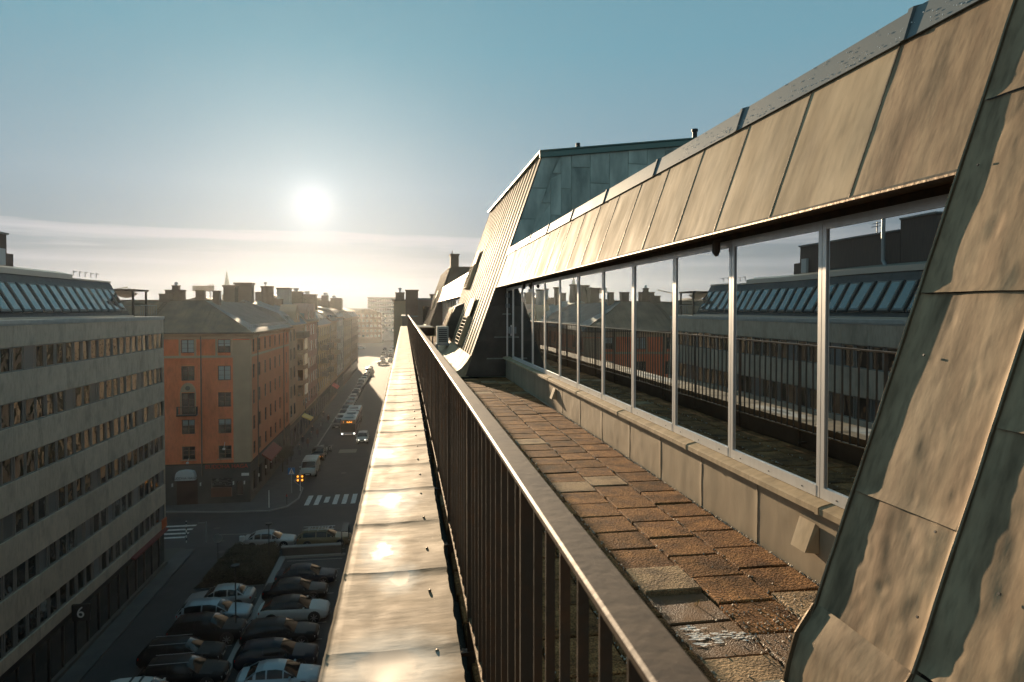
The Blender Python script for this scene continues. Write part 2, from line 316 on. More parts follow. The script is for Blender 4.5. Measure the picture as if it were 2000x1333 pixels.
class MB:
    def __init__(s): s.v = []; s.f = []; s.m = []
    def add(s, vs, fs, mi=0):
        k = len(s.v); s.v += [tuple(a) for a in vs]; s.f += [tuple(k + i for i in f) for f in fs]; s.m += [mi] * len(fs); return s
    def box(s, x0, x1, y0, y1, z0, z1, mi=0):
        return s.add([(x0, y0, z0), (x1, y0, z0), (x1, y1, z0), (x0, y1, z0), (x0, y0, z1), (x1, y0, z1), (x1, y1, z1), (x0, y1, z1)],
                     [(0, 3, 2, 1), (4, 5, 6, 7), (0, 1, 5, 4), (1, 2, 6, 5), (2, 3, 7, 6), (3, 0, 4, 7)], mi)
    def obox(s, M, sx, sy, sz, mi=0):
        vs = [M @ Vector((x * sx / 2, y * sy / 2, z * sz / 2)) for z in (-1, 1) for (x, y) in ((-1, -1), (1, -1), (1, 1), (-1, 1))]
        return s.add(vs, [(0, 3, 2, 1), (4, 5, 6, 7), (0, 1, 5, 4), (1, 2, 6, 5), (2, 3, 7, 6), (3, 0, 4, 7)], mi)
    def bar(s, a, b, r, n=8, mi=0, r2=None, cap=True):
        a = Vector(a); b = Vector(b); d = (b - a).normalized(); r2 = r if r2 is None else r2
        u = d.orthogonal().normalized(); q = d.cross(u)
        vs = [c + (u * cos(2 * pi * i / n) + q * sin(2 * pi * i / n)) * rr for c, rr in ((a, r), (b, r2)) for i in range(n)]
        fs = [(i, (i + 1) % n, n + (i + 1) % n, n + i) for i in range(n)]
        if cap: fs += [tuple(range(n - 1, -1, -1)), tuple(range(n, 2 * n))]
        return s.add(vs, fs, mi)
    def prism(s, poly, a, b, axis='y', mi=0):
        """poly in the plane across the axis, run from a to b"""
        n = len(poly)
        if axis == 'y': vs = [(p[0], a, p[1]) for p in poly] + [(p[0], b, p[1]) for p in poly]
        elif axis == 'x': vs = [(a, p[0], p[1]) for p in poly] + [(b, p[0], p[1]) for p in poly]
        else: vs = [(p[0], p[1], a) for p in poly] + [(p[0], p[1], b) for p in poly]
        fs = [(i, (i + 1) % n, n + (i + 1) % n, n + i) for i in range(n)] + [tuple(range(n - 1, -1, -1)), tuple(range(n, 2 * n))]
        return s.add(vs, fs, mi)
    def grid(s, fn, nu, nv, mi=0):
        vs = [fn(i / nu, j / nv) for j in range(nv + 1) for i in range(nu + 1)]
        fs = [(j * (nu + 1) + i, j * (nu + 1) + i + 1, (j + 1) * (nu + 1) + i + 1, (j + 1) * (nu + 1) + i) for j in range(nv) for i in range(nu)]
        return s.add(vs, fs, mi)
    def mesh(s, name, mats, smooth=None, org=(0, 0, 0), fix=True):
        me = bpy.data.meshes.new(name)
        ox, oy, oz = org
        me.from_pydata([(x - ox, y - oy, z - oz) for x, y, z in s.v], [], s.f)
        if not isinstance(mats, (list, tuple)): mats = [mats]
        for m in mats: me.materials.append(m)
        if len(mats) > 1: me.polygons.foreach_set('material_index', s.m)
        if fix:
            bm = bmesh.new(); bm.from_mesh(me); bmesh.ops.recalc_face_normals(bm, faces=bm.faces); bm.to_mesh(me); bm.free()
        if smooth is not None:
            me.shade_smooth(); me.set_sharp_from_angle(angle=R(smooth))
        me.update()
        return me
    def build(s, name, mats, parent=None, smooth=None, org=None, fix=True):
        """vertices are world coordinates; the origin goes to org (default: the parent's place)"""
        org = Vector(org) if org is not None else (wloc(parent) if parent is not None else Vector((0, 0, 0)))
        return link(name, s.mesh(name, mats, smooth, org, fix), parent, org)
def one(fn): m = MB(); fn(m); return m
def children(o): return [c for c in bpy.data.objects if c.parent == o]
def copy_tree(o, parent=None, kids=None):
    c = o.copy(); COL.objects.link(c); c.parent = parent
    for ch in (kids or KIDS(o)): copy_tree(ch, c)
    return c
def KIDS(o): return list(o.children)
def nz3(x, y, z, s=1.0): return noise.noise(Vector((x * s, y * s, z * s)))
def MX(h): return 1.85 + 0.355 * h          # the steep copper roof plane, h above eye level
SL = Vector((0.355, 0, 1)).normalized()       # up the slope
NM = Vector((-1, 0, 0.355)).normalized()      # out of the slope
def onM(y, h, off=0.0): return Vector((MX(h), y, EYE + h)) + NM * off

# ------------------------------------------------------------------ ground and streets
m = MB(); N = 48
m.add([(0, 0, -0.05)] + [(590 * cos(2 * pi * i / N), 590 * sin(2 * pi * i / N), -0.05) for i in range(N)], [(0, i + 1, (i + 1) % N + 1) for i in range(N)])
tag(m.build('ground', mat('town_ground', (0.09, 0.085, 0.075), 0.9, col2=(0.06, 0.06, 0.05), nscale=.02, detail=10)), kind='structure')
def flat(name, poly, z, mt): return tag(MB().add([(x, y, z) for x, y in poly], [tuple(range(len(poly)))]).build(name, mt), kind='structure')
flat('parking_lot', [(-19.6, 20), (-0.4, 20), (-0.4, 65.2), (-19.6, 65.2)], -0.012, ASPHD)
flat('cross_street', [(-120, 65.2), (40, 65.2), (40, 76.4), (-120, 76.4)], -0.008, ASPH)
flat('main_street', [(-13.6, 76.4), (-3.2, 76.4), (-3.2, 520), (-13.6, 520)], -0.010, ASPHD)
flat('square', [(-120, 262), (-13.6, 262), (-13.6, 410), (-120, 410)], -0.014, ASPH)
flat('asphalt_strip', [(-60, 72.9), (-3.2, 73.6), (-3.2, 76.38), (-60, 76.38)], -0.003, ASPHD)
side = [(-80, 76.9), (-24.9, 76.9), (-19.3, 75.8), (-14.4, 75.5), (-12.7, 76.9), (-11.9, 80), (-12.1, 84.6), (-13.6, 88), (-13.6, 262), (-17.4, 262), (-17.4, 79.2), (-80, 79.2)]
tag(MB().prism(side, -0.04, 0.12, 'z').build('pavement', PAVE), kind='structure')
m = MB()
for i in range(0, 8):
    a = Vector((*side[i], 0)); b = Vector((*side[i + 1], 0)); d = (b - a).normalized(); n = Vector((d.y, -d.x, 0))
    m.add([a - n * .16 + Vector((0, 0, .123)), b - n * .16 + Vector((0, 0, .123)), b + n * .02 + Vector((0, 0, .123)), a + n * .02 + Vector((0, 0, .123)),
           b + n * .02 - Vector((0, 0, .02)), a + n * .02 - Vector((0, 0, .02))], [(0, 1, 2, 3), (3, 2, 4, 5)])
tag(m.build('kerb', KERB), kind='structure')
tag(one(lambda m: m.box(-3.2, -0.5, 20, 64.6, -.04, .12).box(-3.2, -.5, 76.8, 262, -.04, .12)).build('pavement_beside_terrace', PAVE), kind='structure')
tag(one(lambda m: m.box(-19.9, -18.6, 20, 64.4, -.04, .13)).build('footpath', PAVE), kind='structure')
# crosswalks
cw = tag(bpy.data.objects.new('zebra_crossing', None), kind='structure'); COL.objects.link(cw)
me = one(lambda m: m.add([(-.26, -2, 0), (.26, -2, 0), (.26, 2, 0), (-.26, 2, 0)], [(0, 1, 2, 3)])).mesh('stripe', ROADW)
for i, x in enumerate([-10.75, -9.75, -8.75, -7.75, -6.75, -5.75]):
    link('stripe', me, cw, (x, 79.3, 0.004), scale=(1, .6 if i == 2 else 1, 1))
me2 = one(lambda m: m.add([(-1.6, -.22, 0), (1.6, -.22, 0), (1.6, .22, 0), (-1.6, .22, 0)], [(0, 1, 2, 3)])).mesh('stripe', ROADW)
for y in (68.2, 69.4, 70.6, 71.8): link('stripe', me2, cw, (-22.2, y, 0.004))
tag(one(lambda m: m.add([(-17.8, 68.4, .004), (-13.6, 68.1, .004), (-13.6, 68.25, .004), (-17.8, 68.55, .004)], [(0, 1, 2, 3)])
      .add([(-9.9, 105, .004), (-7.3, 105, .004), (-7.3, 107.6, .004), (-9.9, 107.6, .004)], [(0, 1, 2, 3)])).build('road_marking', mat('worn_paint', (.16, .155, .15), .8)), kind='structure')
mh = one(lambda m: m.bar((0, 0, 0), (0, 0, .004), .35, 16)).mesh('manhole_cover', DARKM)
for (x, y) in ((-17, 66.5), (-16.2, 63.5), (-9.3, 68.6), (-18.3, 70.5), (-8, 92)): tag(link('manhole_cover', mh, None, (x, y, 0.0)), kind='structure')
# divider strip between the two parking rows, with posts
tag(one(lambda m: m.box(-10.75, -10.25, 36, 61, -.02, .14).box(-10.7, -5.2, 60.9, 61.2, -.02, .14)).build('parking_kerb', KERB), kind='structure')
bl = mat('bay_line', (.3, .3, .29), .8)
m = MB()
for i in range(11):
    y = 38.2 + i * 2.45
    m.add([(-15.6, y, -.006), (-11, y, -.006), (-11, y + .08, -.006), (-15.6, y + .08, -.006)], [(0, 1, 2, 3)])
    m.add([(-10, y, -.006), (-5.4, y, -.006), (-5.4, y + .08, -.006), (-10, y + .08, -.006)], [(0, 1, 2, 3)])
tag(m.build('bay_marking', bl), kind='structure')

# ------------------------------------------------------------------ far hills and air
m = MB()
for j in range(72):
    a0, a1 = 2 * pi * j / 72, 2 * pi * (j + 1) / 72
    h0 = 22.5 + 3 * nz3(cos(a0) * 3, sin(a0) * 3, .3) + 1.5 * nz3(cos(a0) * 14, sin(a0) * 14, 4); h1 = 22.5 + 3 * nz3(cos(a1) * 3, sin(a1) * 3, .3) + 1.5 * nz3(cos(a1) * 14, sin(a1) * 14, 4)
    m.add([(525 * sin(a0), 525 * cos(a0), -1), (525 * sin(a1), 525 * cos(a1), -1), (560 * sin(a1), 560 * cos(a1), h1), (560 * sin(a0), 560 * cos(a0), h0),
           (582 * sin(a1), 582 * cos(a1), -1), (582 * sin(a0), 582 * cos(a0), -1)], [(0, 1, 2, 3), (3, 2, 4, 5)])
tag(m.build('hills', mat('far_hill', (.05, .06, .05), .95), smooth=60), kind='structure')
hz = one(lambda m: m.box(-600, 600, -600, 600, -1.2, 48)).build('haze', [])
vm_ = bpy.data.materials.new('haze_air'); vm_.use_nodes = True; vt = vm_.node_tree; vt.nodes.clear()
vo = vt.nodes.new('ShaderNodeOutputMaterial'); pv = vt.nodes.new('ShaderNodeVolumePrincipled')
pv.inputs['Color'].default_value = (.95, .98, 1.0, 1); pv.inputs['Density'].default_value = 0.00009; pv.inputs['Anisotropy'].default_value = 0.76
vt.links.new(pv.outputs[0], vo.inputs['Volume']); hz.data.materials.append(vm_); tag(hz, kind='stuff')

# ------------------------------------------------------------------ the terrace building
FZ = 20.0
tb = empty('terrace_building', (3, 20, 0), 'copper clad top floor with ribbon windows along the paved roof terrace', 'building')
one(lambda m: m.box(-.25, 13, -8, 54, 0, 19.9).box(2.40, 13, 2.25, 15.3, 19.9, 22.86).box(2.36, 13, 24.8, 42, 19.9, 22.86).box(13 - .3, 13, -8, 2, 19.9, 22.8)).build('body', STUCCO, tb)
one(lambda m: m.box(-.27, .15, -8, 54, 19.9, 20.222).box(.15, .17, -8, 54, 19.98, 20.19)).build('parapet', mat('parapet_render', (.16, .12, .085), .85, col2=(.1, .075, .055), nscale=3), tb)
# folded zinc sheets on the parapet
def coping_sheet(y0, y1, near):
    nu, nv = (22, 16) if near else (8, 3)
    prof = [(-.293, -.045), (-.296, -.004), (-.285, .009), (-.272, .002)]
    n0 = len(prof)
    for i in range(nu + 1):
        x = -.265 + (.1975 + .265) * i / nu
        z = .002 + .012 * max(0, (x + .115)) / .31 if x > -.115 else .002 - .012 * (x + .115) / .15 * 0 + .004 * (-.115 - x) / .15
        prof.append((x, z))
    prof += [(.2, -.012), (.196, -.05)]
    n = len(prof)
    m = MB()
    vs = []
    for j in range(nv + 1):
        v = j / nv; y = y0 + (y1 - y0) * v
        e_ = min(v, 1 - v)
        for i, (x, z) in enumerate(prof):
            a = 1 if n0 <= i <= n - 3 else .3
            wv = .0045 * nz3(x * 5, y * 3, 1) + .0012 * nz3(x * 14, y * 9, 5) + .0012 * nz3(x * 2, y * 16, 9)
            lap = .006 * max(0, 1 - (1 - v) / .03) + .010 * math.exp(-((1 - v) / .035) ** 2) - .004 * math.exp(-(v / .05) ** 2)
            xx = x + (.007 * nz3(0, y * 7, 3) + .006 * nz3(0, y * 23, 7) if i >= n - 4 else 0) + (.003 * nz3(1, y * 9, 3) if i < n0 else 0)
            vs.append((xx, y, 20.238 + z + a * wv + lap * .35))
    fs = [(j * n + i, j * n + i + 1, (j + 1) * n + i + 1, (j + 1) * n + i) for j in range(nv) for i in range(n - 1)]
    m.add(vs, fs)
    return m
yy = 2.523 - .765 * 4; k = 0
while yy < 53.5:
    coping_sheet(yy, yy + .768, yy < 14).build('coping_sheet', COPING, tb, smooth=70, org=(0, yy, 20.24), fix=False)
    yy += .765; k += 1
rv = one(lambda m: m.bar((0, 0, -.004), (0, 0, .003), .007, 8).bar((0, 0, .003), (0, 0, .006), .007, 8, r2=.003)).mesh('rivet', SEAM, 40)
yy = 1.4
while yy < 20: link('rivet', rv, tb, (.112 + random.uniform(-.006, .006), yy, 20.25)); yy += .545

# glazed recess: wall, sill cap, windows
def recess(Y0, Y1, edges, near):
    seams = [y for y in (([1.9, 2.45, 3.2, 4.08, 4.92, 5.77, 6.62, 7.6, 8.6, 9.6, 10.6, 11.7, 12.8, 13.9, 15.2]) if near else [Y0 + (Y1 - Y0) * i / 12 for i in range(13)])]
    for a, b in zip(seams[:-1], seams[1:]):
        def fn(u, v):
            y = a + (b - a) * u; z = 19.97 + .45 * v
            return (2.25 - .004 * nz3(y * 2.5, z * 3, 2) - .0035 * math.exp(-((u) / .02) ** 2) - .0025 * nz3(y * 8, z * 9, 8), y, z)
        MB().grid(fn, 24 if near else 3, 10 if near else 2).build('wall_panel', WALLM, tb, smooth=50, org=(2.25, a, 20), fix=False)
    caps = [y for y in ([1.6, 3.36, 5.1, 6.86, 8.6, 10.4, 12.1, 13.6, 15.18] if near else [Y0 + (Y1 - Y0) * i / 6 for i in range(7)])]
    for a, b in zip(caps[:-1], caps[1:]):
        one(lambda m: m.prism([(2.185, 20.405), (2.185, 20.437), (2.20, 20.444), (2.275, 20.462), (2.275, 20.40), (2.20, 20.40)], a + .003, b, 'y')
            .prism([(2.180, 20.402), (2.180, 20.441), (2.2, 20.45), (2.275, 20.467), (2.275, 20.462), (2.2, 20.444), (2.185, 20.437), (2.185, 20.402)], b - .03, b, 'y')).build('sill_cap', SHEET, tb, org=(2.2, a, 20.44))
    for wi, (a, b) in enumerate(zip(edges[:-1], edges[1:])):
        z0, z1 = 20.463, 21.99; fw = .034
        fr = one(lambda m: m.box(2.262, 2.33, a + .003, a + fw, z0, z1).box(2.262, 2.33, b - fw, b - .003, z0, z1)
                 .box(2.260, 2.33, a + fw, b - fw, z0, z0 + .062).box(2.264, 2.33, a + fw, b - fw, z1 - .05, z1)
                 ).build('window', WHITEF, tb, org=(2.3, a, z0))
        one(lambda m: m.box(2.2735, 2.283, a + fw, b - fw - .01, z0 + .062, z1 - .05)).build('pane', PANE, fr, org=(2.278, (a + b) / 2, 21.2)).rotation_euler = (0, random.uniform(-.0022, .0022), random.uniform(-.0022, .0022))
        if near and wi < 7:
            one(lambda m: [m.box(2.2585, 2.2605, y, y + .013, z0 + .021, z0 + .028) for y in (a + .16, (a + b) / 2, b - .16)]).build('drain_slot', DARKM, fr, org=(2.3, a, z0))
    one(lambda m: m.prism([(2.033, 22.006), (2.06, 22.0), (2.06, 22.04), (2.33, 22.03), (2.33, 22.10), (2.12, 22.10)], Y0, Y1, 'y')
        .box(2.268, 2.33, Y0, Y1, 21.99, 22.03)).build('soffit', SOFFIT, tb)
    # sloping fascia
    pw = .70; y = (2.89 - .70) if near else Y0; first = True
    while y < Y1 - .02:
        a, b = max(y, Y0), min(y + pw, Y1)
        dent = 1.0 if (near and a < 2.5) else .35
        def fn(u, v):
            yy_ = a + (b - a) * u; h = .505 + (1.246 - .505) * v
            ed = min(1, u / .06, (1 - u) / .06)
            off = .004 * sin(pi * u) * sin(pi * v) + dent * (.0055 * nz3(yy_ * 3.2, h * 1.6, 3) + .0022 * nz3(yy_ * 9, h * 5, 7)) * ed + .0015 * math.exp(-((1 - u) / .022) ** 2)
            if v == 0: off += .003
            return tuple(onM(yy_, h, off))
        MB().grid(fn, 34 if a < 6 else 14, 30 if a < 6 else 10).build('fascia_sheet', SHEETN if a < 2.5 and near else SHEET, tb, smooth=60, org=onM(a, .5), fix=False)
        M = Matrix.Translation(onM(b, .876, .001)) @ Matrix(((NM.x, 0, SL.x, 0), (0, 1, 0, 0), (NM.z, 0, SL.z, 0), (0, 0, 0, 1)))
        if b < Y1 - .05: MB().obox(M, .008, .009, .742 / cos(math.atan(.355)) ).build('standing_seam', SEAM, tb, org=onM(b, .5))
        y += pw
    one(lambda m: m.prism([(MX(.503) - .006, 22.003), (MX(.52) - .012, 22.012), (MX(.53) - .004, 22.025), (MX(.51) + .02, 22.008)], Y0, Y1, 'y')).build('drip_edge', SEAM, tb)
    y = 2.83 - 1.6 if near else Y0; 
    while y < Y1 - .02:
        a, b = max(y, Y0), min(y + 1.6, Y1)
        one(lambda m: m.prism([(MX(1.246) - .022, EYE + 1.238), (MX(1.385) - .022, EYE + 1.385), (MX(1.385) + .06, EYE + 1.41), (3.4, EYE + 1.43), (3.4, EYE + 1.35), (MX(1.25) + .03, EYE + 1.24)], a + .004, b, 'y')
            .prism([(MX(1.246) - .034, EYE + 1.236), (MX(1.385) - .034, EYE + 1.392), (MX(1.385) + .06, EYE + 1.42), (MX(1.385) + .06, EYE + 1.41), (MX(1.385) - .022, EYE + 1.385), (MX(1.246) - .022, EYE + 1.238)], a + .004, a + .035, 'y')
            ).build('ridge_cap', BLUECAP, tb, smooth=20, org=(2.3, a, 22.8))
        y += 1.6
edges1 = [1.0, 2.38, 3.439, 4.489, 5.514, 6.577, 7.637, 8.78, 9.86, 10.96, 12.04, 13.15, 14.25]
recess(2.245, 15.2, edges1, True)
recess(24.8, 42.0, [24.8 + i * 1.15 for i in range(16)], False)
# drops of water along the blue cap
md = one(lambda m: m.bar((0, 0, 0), (0, 0, .0045), .0042, 6, r2=.0015)).mesh('drop', mat('water_drop', (.8, .85, .88), .05, spec=1.0))
m = MB(); rr = random.Random(3)
for _ in range(160):
    h = 1.25 + .13 * rr.random() ** 2.2; p = onM(2.3 + 3.2 * rr.random(), h, .024); s_ = rr.uniform(.0015, .0035)
    M_ = Matrix.Translation(p); m.obox(M_ @ Matrix.Rotation(.6, 4, 'X'), s_ * 1.3, s_ * 1.4, s_ * 1.5)
tag(m.build('dew', MATS['water_drop'], tb), kind='stuff')
# door at the far end of the glazing
dr = one(lambda m: m.box(2.262, 2.33, 14.25, 14.32, 19.99, 21.99).box(2.262, 2.33, 15.1, 15.17, 19.99, 21.99).box(2.262, 2.33, 14.32, 15.1, 19.99, 20.16).box(2.262, 2.33, 14.32, 15.1, 21.93, 21.99)
         .box(2.24, 2.26, 14.36, 14.44, 20.95, 21.18)).build('door', WHITEF, tb)
one(lambda m: m.box(2.275, 2.285, 14.32, 15.1, 20.16, 21.93)).build('pane', PANE, dr)
one(lambda m: m.box(2.2, 2.24, 14.30, 14.45, 21.0, 21.14)).build('handle', GREYM, dr)
for z in (20.3, 21.55, 21.78): one(lambda m: m.box(2.235, 2.262, 15.02, 15.1, z, z + .09)).build('hinge', GREYM, dr)
for yv in (3.50, 10.05):
    one(lambda m: m.add([(2.245, yv - .085, 20.31), (2.245, yv + .085, 20.31), (2.245, yv + .085, 20.16), (2.245, yv - .085, 20.16), (2.17, yv - .07, 20.165), (2.17, yv + .07, 20.165), (2.228, yv + .075, 20.325), (2.228, yv - .075, 20.325)],
                       [(7, 6, 5, 4), (0, 1, 6, 7), (0, 7, 4, 3), (1, 2, 5, 6)])).build('wall_vent', SHEET, tb, org=(2.25, yv, 20.2))
for yv, hh in ((4.62, .44), (11.9, .44), (12.6, .44)):
    one(lambda m: m.bar((2.21, yv, EYE + hh + .06), (2.21, yv, EYE + hh - .02), .03, 8).bar((2.21, yv, EYE + hh - .02), (2.205, yv - .015, EYE + hh - .05), .03, 8, r2=.014)).build('downlight', SOFFIT, tb, smooth=40, org=(2.2, yv, 22))
# near steep roof slope: dented sheets between tall seams
ys = [2.24, 1.76, 1.28, .80, .32, -.16, -.64]
def welts(c): return [[-1.09, -.655, .06, .77, 1.48, 2.2, 2.9], [-1.05, -.35, .38, 1.1, 1.8, 2.5, 2.9]][c % 2]
for c in range(6):
    b, a = ys[c], ys[c + 1]; W = welts(c)
    for r_ in range(len(W) - 1):
        h0, h1 = W[r_], W[r_ + 1]; amp = (1.6 if r_ == 0 else 1.0)
        nu, nv = (40, 56) if c < 3 else (10, 12)
        def fn(u, v):
            y = a + (b - a) * u; h = h0 + (h1 - h0) * v
            ed = min(1, u / .05, (1 - u) / .05)
            o = amp * .0034 * nz3(y * 4.5 + c, h * 2.2, 1 + r_) + amp * .0019 * nz3(y * 11, h * 6, 7) + .0018 * nz3(y * 3 + c * 7, h * .9, 17)
            q = nz3(y * 9 + 5 * c, h * 5.5, 31); o -= .0035 * max(0, q - .25) * 3 + .0016 * max(0, nz3(y * 24, h * 15, 3 + c) - .40) * 4; o += (.006 * abs(nz3(y * 6, h * 5, 40)) + .003 * abs(nz3(y * 15, h * 11, 44)) if r_ == 0 else 0)
            o += .007 * math.exp(-(v / .012) ** 2) + .0035 * math.exp(-((v - .02) / .02) ** 2) - .003 * v
            o += .012 * math.exp(-(min(u, 1 - u) / .035) ** 2)
            return tuple(onM(y, h, o * ed + (1 - ed) * .006))
        MB().grid(fn, nu, nv).build('roof_sheet', SHEETN, tb, smooth=80, org=onM(a, h0), fix=False)
    # the standing seam, slightly crooked, with a rolled rim
    m = MB(); n = 60; vs = []
    for i in range(n + 1):
        h = -1.2 + 4.1 * i / n; wob = .005 * nz3(c * 3, h * 2.3, 1) + .003 * nz3(c, h * 9, 2); hh = .014 + .003 * nz3(c, h * 3, 9)
        for dy, off in ((-.004, 0), (-.004, hh), (-.006, hh + .003), (0, hh + .006), (.004, hh + .003), (.003, hh), (.003, 0)):
            vs.append(tuple(onM(b + dy + wob * (off > .01), h, off)))
    fs = [(i * 7 + k, i * 7 + k + 1, i * 7 + 8 + k, i * 7 + 7 + k) for i in range(n) for k in range(6)]
    m.add(vs, fs).build('standing_seam', SEAM if c else SEAM, tb, smooth=50, org=onM(b, -1.2), fix=False)
nail = one(lambda m: m.bar((0, 0, 0), (-.004, 0, .0014), .0042, 7)).mesh('nail', DARKM)
rn = random.Random(17)
for c in range(3):
    for h_ in [rn.uniform(-1.0, 1.9) for _ in range(9)]:
        yy_ = ys[c + 1] + rn.choice((.06, .12, .3, .38)) + rn.uniform(-.03, .03)
        link('nail', nail, tb, onM(yy_, h_, .009))
def apron(y0, y1, n=30):
    def fn(u, v):
        y = y0 + (y1 - y0) * u
        P = [(MX(-1.06) - .008, EYE - 1.06), (MX(-1.10) - .022, EYE - 1.10), (MX(-1.16) - .042, EYE - 1.16), (MX(-1.26) - .038, EYE - 1.27), (MX(-1.38) - .02, EYE - 1.39), (MX(-1.48) + .01, EYE - 1.495)]
        t_ = v * (len(P) - 1); i = min(int(t_), len(P) - 2); f_ = t_ - i
        x = P[i][0] + (P[i + 1][0] - P[i][0]) * f_; z = P[i][1] + (P[i + 1][1] - P[i][1]) * f_
        return (x + .012 * nz3(y * 4, v * 2, 3), y, z + .006 * nz3(y * 5, v * 3, 6))
    return MB().grid(fn, n, 20)
apron(1.765, 2.235).build('apron_sheet', SHEETN, tb, smooth=60, fix=False)
apron(1.0, 1.755).build('apron_sheet', SHEETN, tb, smooth=60, fix=False)
apron(-.6, .995).build('apron_sheet', SHEETN, tb, smooth=60, fix=False)
AP = [(MX(-1.06) - .008, EYE - 1.06), (MX(-1.10) - .022, EYE - 1.10), (MX(-1.16) - .042, EYE - 1.16), (MX(-1.26) - .038, EYE - 1.27), (MX(-1.38) - .02, EYE - 1.39), (MX(-1.48) + .01, EYE - 1.495)]
for yb in (2.24, 1.76): MB().prism([(x - .016, z + .004) for x, z in AP] + [(x + .02, z) for x, z in AP[::-1]], yb - .004, yb + .003, 'y').build('apron_seam', SEAM, tb)
m = MB()
m.add([(1.34, 2.25, 20.17), (1.16, 2.30, 20.135), (1.13, 2.28, 20.0), (1.36, 2.26, 20.0), (1.30, 2.08, 20.19), (1.10, 1.98, 20.02), (1.18, 2.16, 20.13)],
      [(0, 1, 2, 3), (0, 4, 6, 1), (1, 6, 5, 2), (4, 5, 6)])
m.build('corner_flap', WALLM, tb, fix=False)
one(lambda m: m.add([tuple(onM(2.243, -1.2, 0)), tuple(onM(2.243, 2.9, 0)), (3.6, 2.243, EYE + 2.9), (3.6, 2.243, EYE - 1.5), (1.3, 2.243, EYE - 1.5)], [(0, 1, 2, 3, 4)])).build('wing_cheek', DARKCU, tb)
one(lambda m: m.prism([(MX(2.88), EYE + 2.88), (7, EYE + 3.1), (7, EYE + 3.0), (MX(2.8), EYE + 2.8)], -8, 2.24, 'y').add([tuple(onM(-.6, -1.5)), tuple(onM(-8, -1.5)), tuple(onM(-8, 2.9)), tuple(onM(-.6, 2.9))], [(0, 1, 2, 3)])).build('roof_top', BLUECAP, tb)

# far steep wing
def wing(Y0, Y1, HT, pitch, vents):
    m = MB(); m.add([tuple(onM(Y0, -1.3)), tuple(onM(Y1, -1.3)), tuple(onM(Y1, HT)), tuple(onM(Y0, HT))], [(0, 1, 2, 3)])
    m.build('steep_slope', SHEET, tb, org=onM(Y0, -1.3), fix=False)
    n = int((Y1 - Y0) / pitch + .5)
    L = (HT + 1.05) / SL.z
    me = None
    for i in range(n + 1):
        y = Y0 + .01 + (Y1 - Y0 - .02) * i / n
        if me is None:
            me = MB().obox(Matrix(((NM.x, 0, SL.x, 0), (0, 1, 0, 0), (NM.z, 0, SL.z, 0), (0, 0, 0, 1))) @ Matrix.Translation((.006, 0, L / 2)), .026, .035, L).mesh('standing_seam', mat('shaded_seam', (.13, .085, .05), .6))  # seams widened and darkened; their shadow lines are put into the colour
        link('standing_seam', me, tb, onM(y, -1.05))
    # flared foot
    P = [(MX(-1.02) - .03, EYE - 1.02), (MX(-1.15) - .07, EYE - 1.16), (MX(-1.3) - .14, EYE - 1.3), (MX(-1.42) - .26, EYE - 1.4), (MX(-1.5) - .28, EYE - 1.5), (MX(-1.5) + .1, EYE - 1.5), (MX(-1.02) + .05, EYE - 1.02)]
    k = 5; d = (Y1 - Y0) / k
    for i in range(k): MB().prism(P, Y0 + i * d + .006, Y0 + (i + 1) * d - .006, 'y').build('apron_sheet', SHEET, tb, smooth=40)
    for (yc, hc) in vents:
        B = Matrix.Translation(onM(yc, hc)) @ Matrix(((NM.x, 0, SL.x, 0), (0, 1, 0, 0), (NM.z, 0, SL.z, 0), (0, 0, 0, 1)))
        fr = MB().obox(B @ Matrix.Translation((.07, 0, .75)), .02, 1.25, .55).obox(B @ Matrix.Translation((.06, -.62, .1)), .12, .03, .8).obox(B @ Matrix.Translation((.06, .62, .1)), .12, .03, .8)\
            .obox(B @ Matrix.Translation((.06, 0, -.3)), .12, 1.25, .03).obox(B @ Matrix.Translation((.015, 0, .1)), .02, 1.2, .8)
        vv = fr.build('roof_vent', SHEET, tb, org=onM(yc, hc))
        lm = MB().obox(Matrix.Rotation(.6, 4, 'Y'), .09, 1.2, .012).mesh('louvre', SHEET)
        for j in range(8):
            p = B @ Vector((.07, 0, -.22 + j * .095)); link('louvre', lm, vv, p)
wing(15.2, 24.8, 3.56, .58, [(18.9, -.66), (22.9, 1.0)])
wing(42.0, 53.0, 2.7, .5, [(46, .3)])
# cheek of the far wing: patinated copper panels
YC = 15.2
def topz(x): return EYE + 3.56 + .115 * (x - 3.11)
one(lambda m: m.prism([(MX(-1.5) + .04, EYE - 1.5), (MX(3.5) + .04, EYE + 3.5), (10.5, topz(10.5) - .06), (10.5, 19.9)], YC + .012, 24.79, 'y')).build('wing_core', GREENCU, tb)
def panel(poly, mt, name='copper_panel'):
    m = MB(); n = len(poly); c = (sum(p[0] for p in poly) / n, sum(p[1] for p in poly) / n)
    th = random.uniform(.002, .009)
    q = [(c[0] + (p[0] - c[0]) * (1 - .012 / max(.1, abs(p[0] - c[0]) + abs(p[1] - c[1]))), c[1] + (p[1] - c[1]) * (1 - .012 / max(.1, abs(p[0] - c[0]) + abs(p[1] - c[1])))) for p in poly]
    m.prism(q, YC - th, YC + .011, 'y'); return m.build(name, mt, tb, org=(c[0], YC, c[1]))
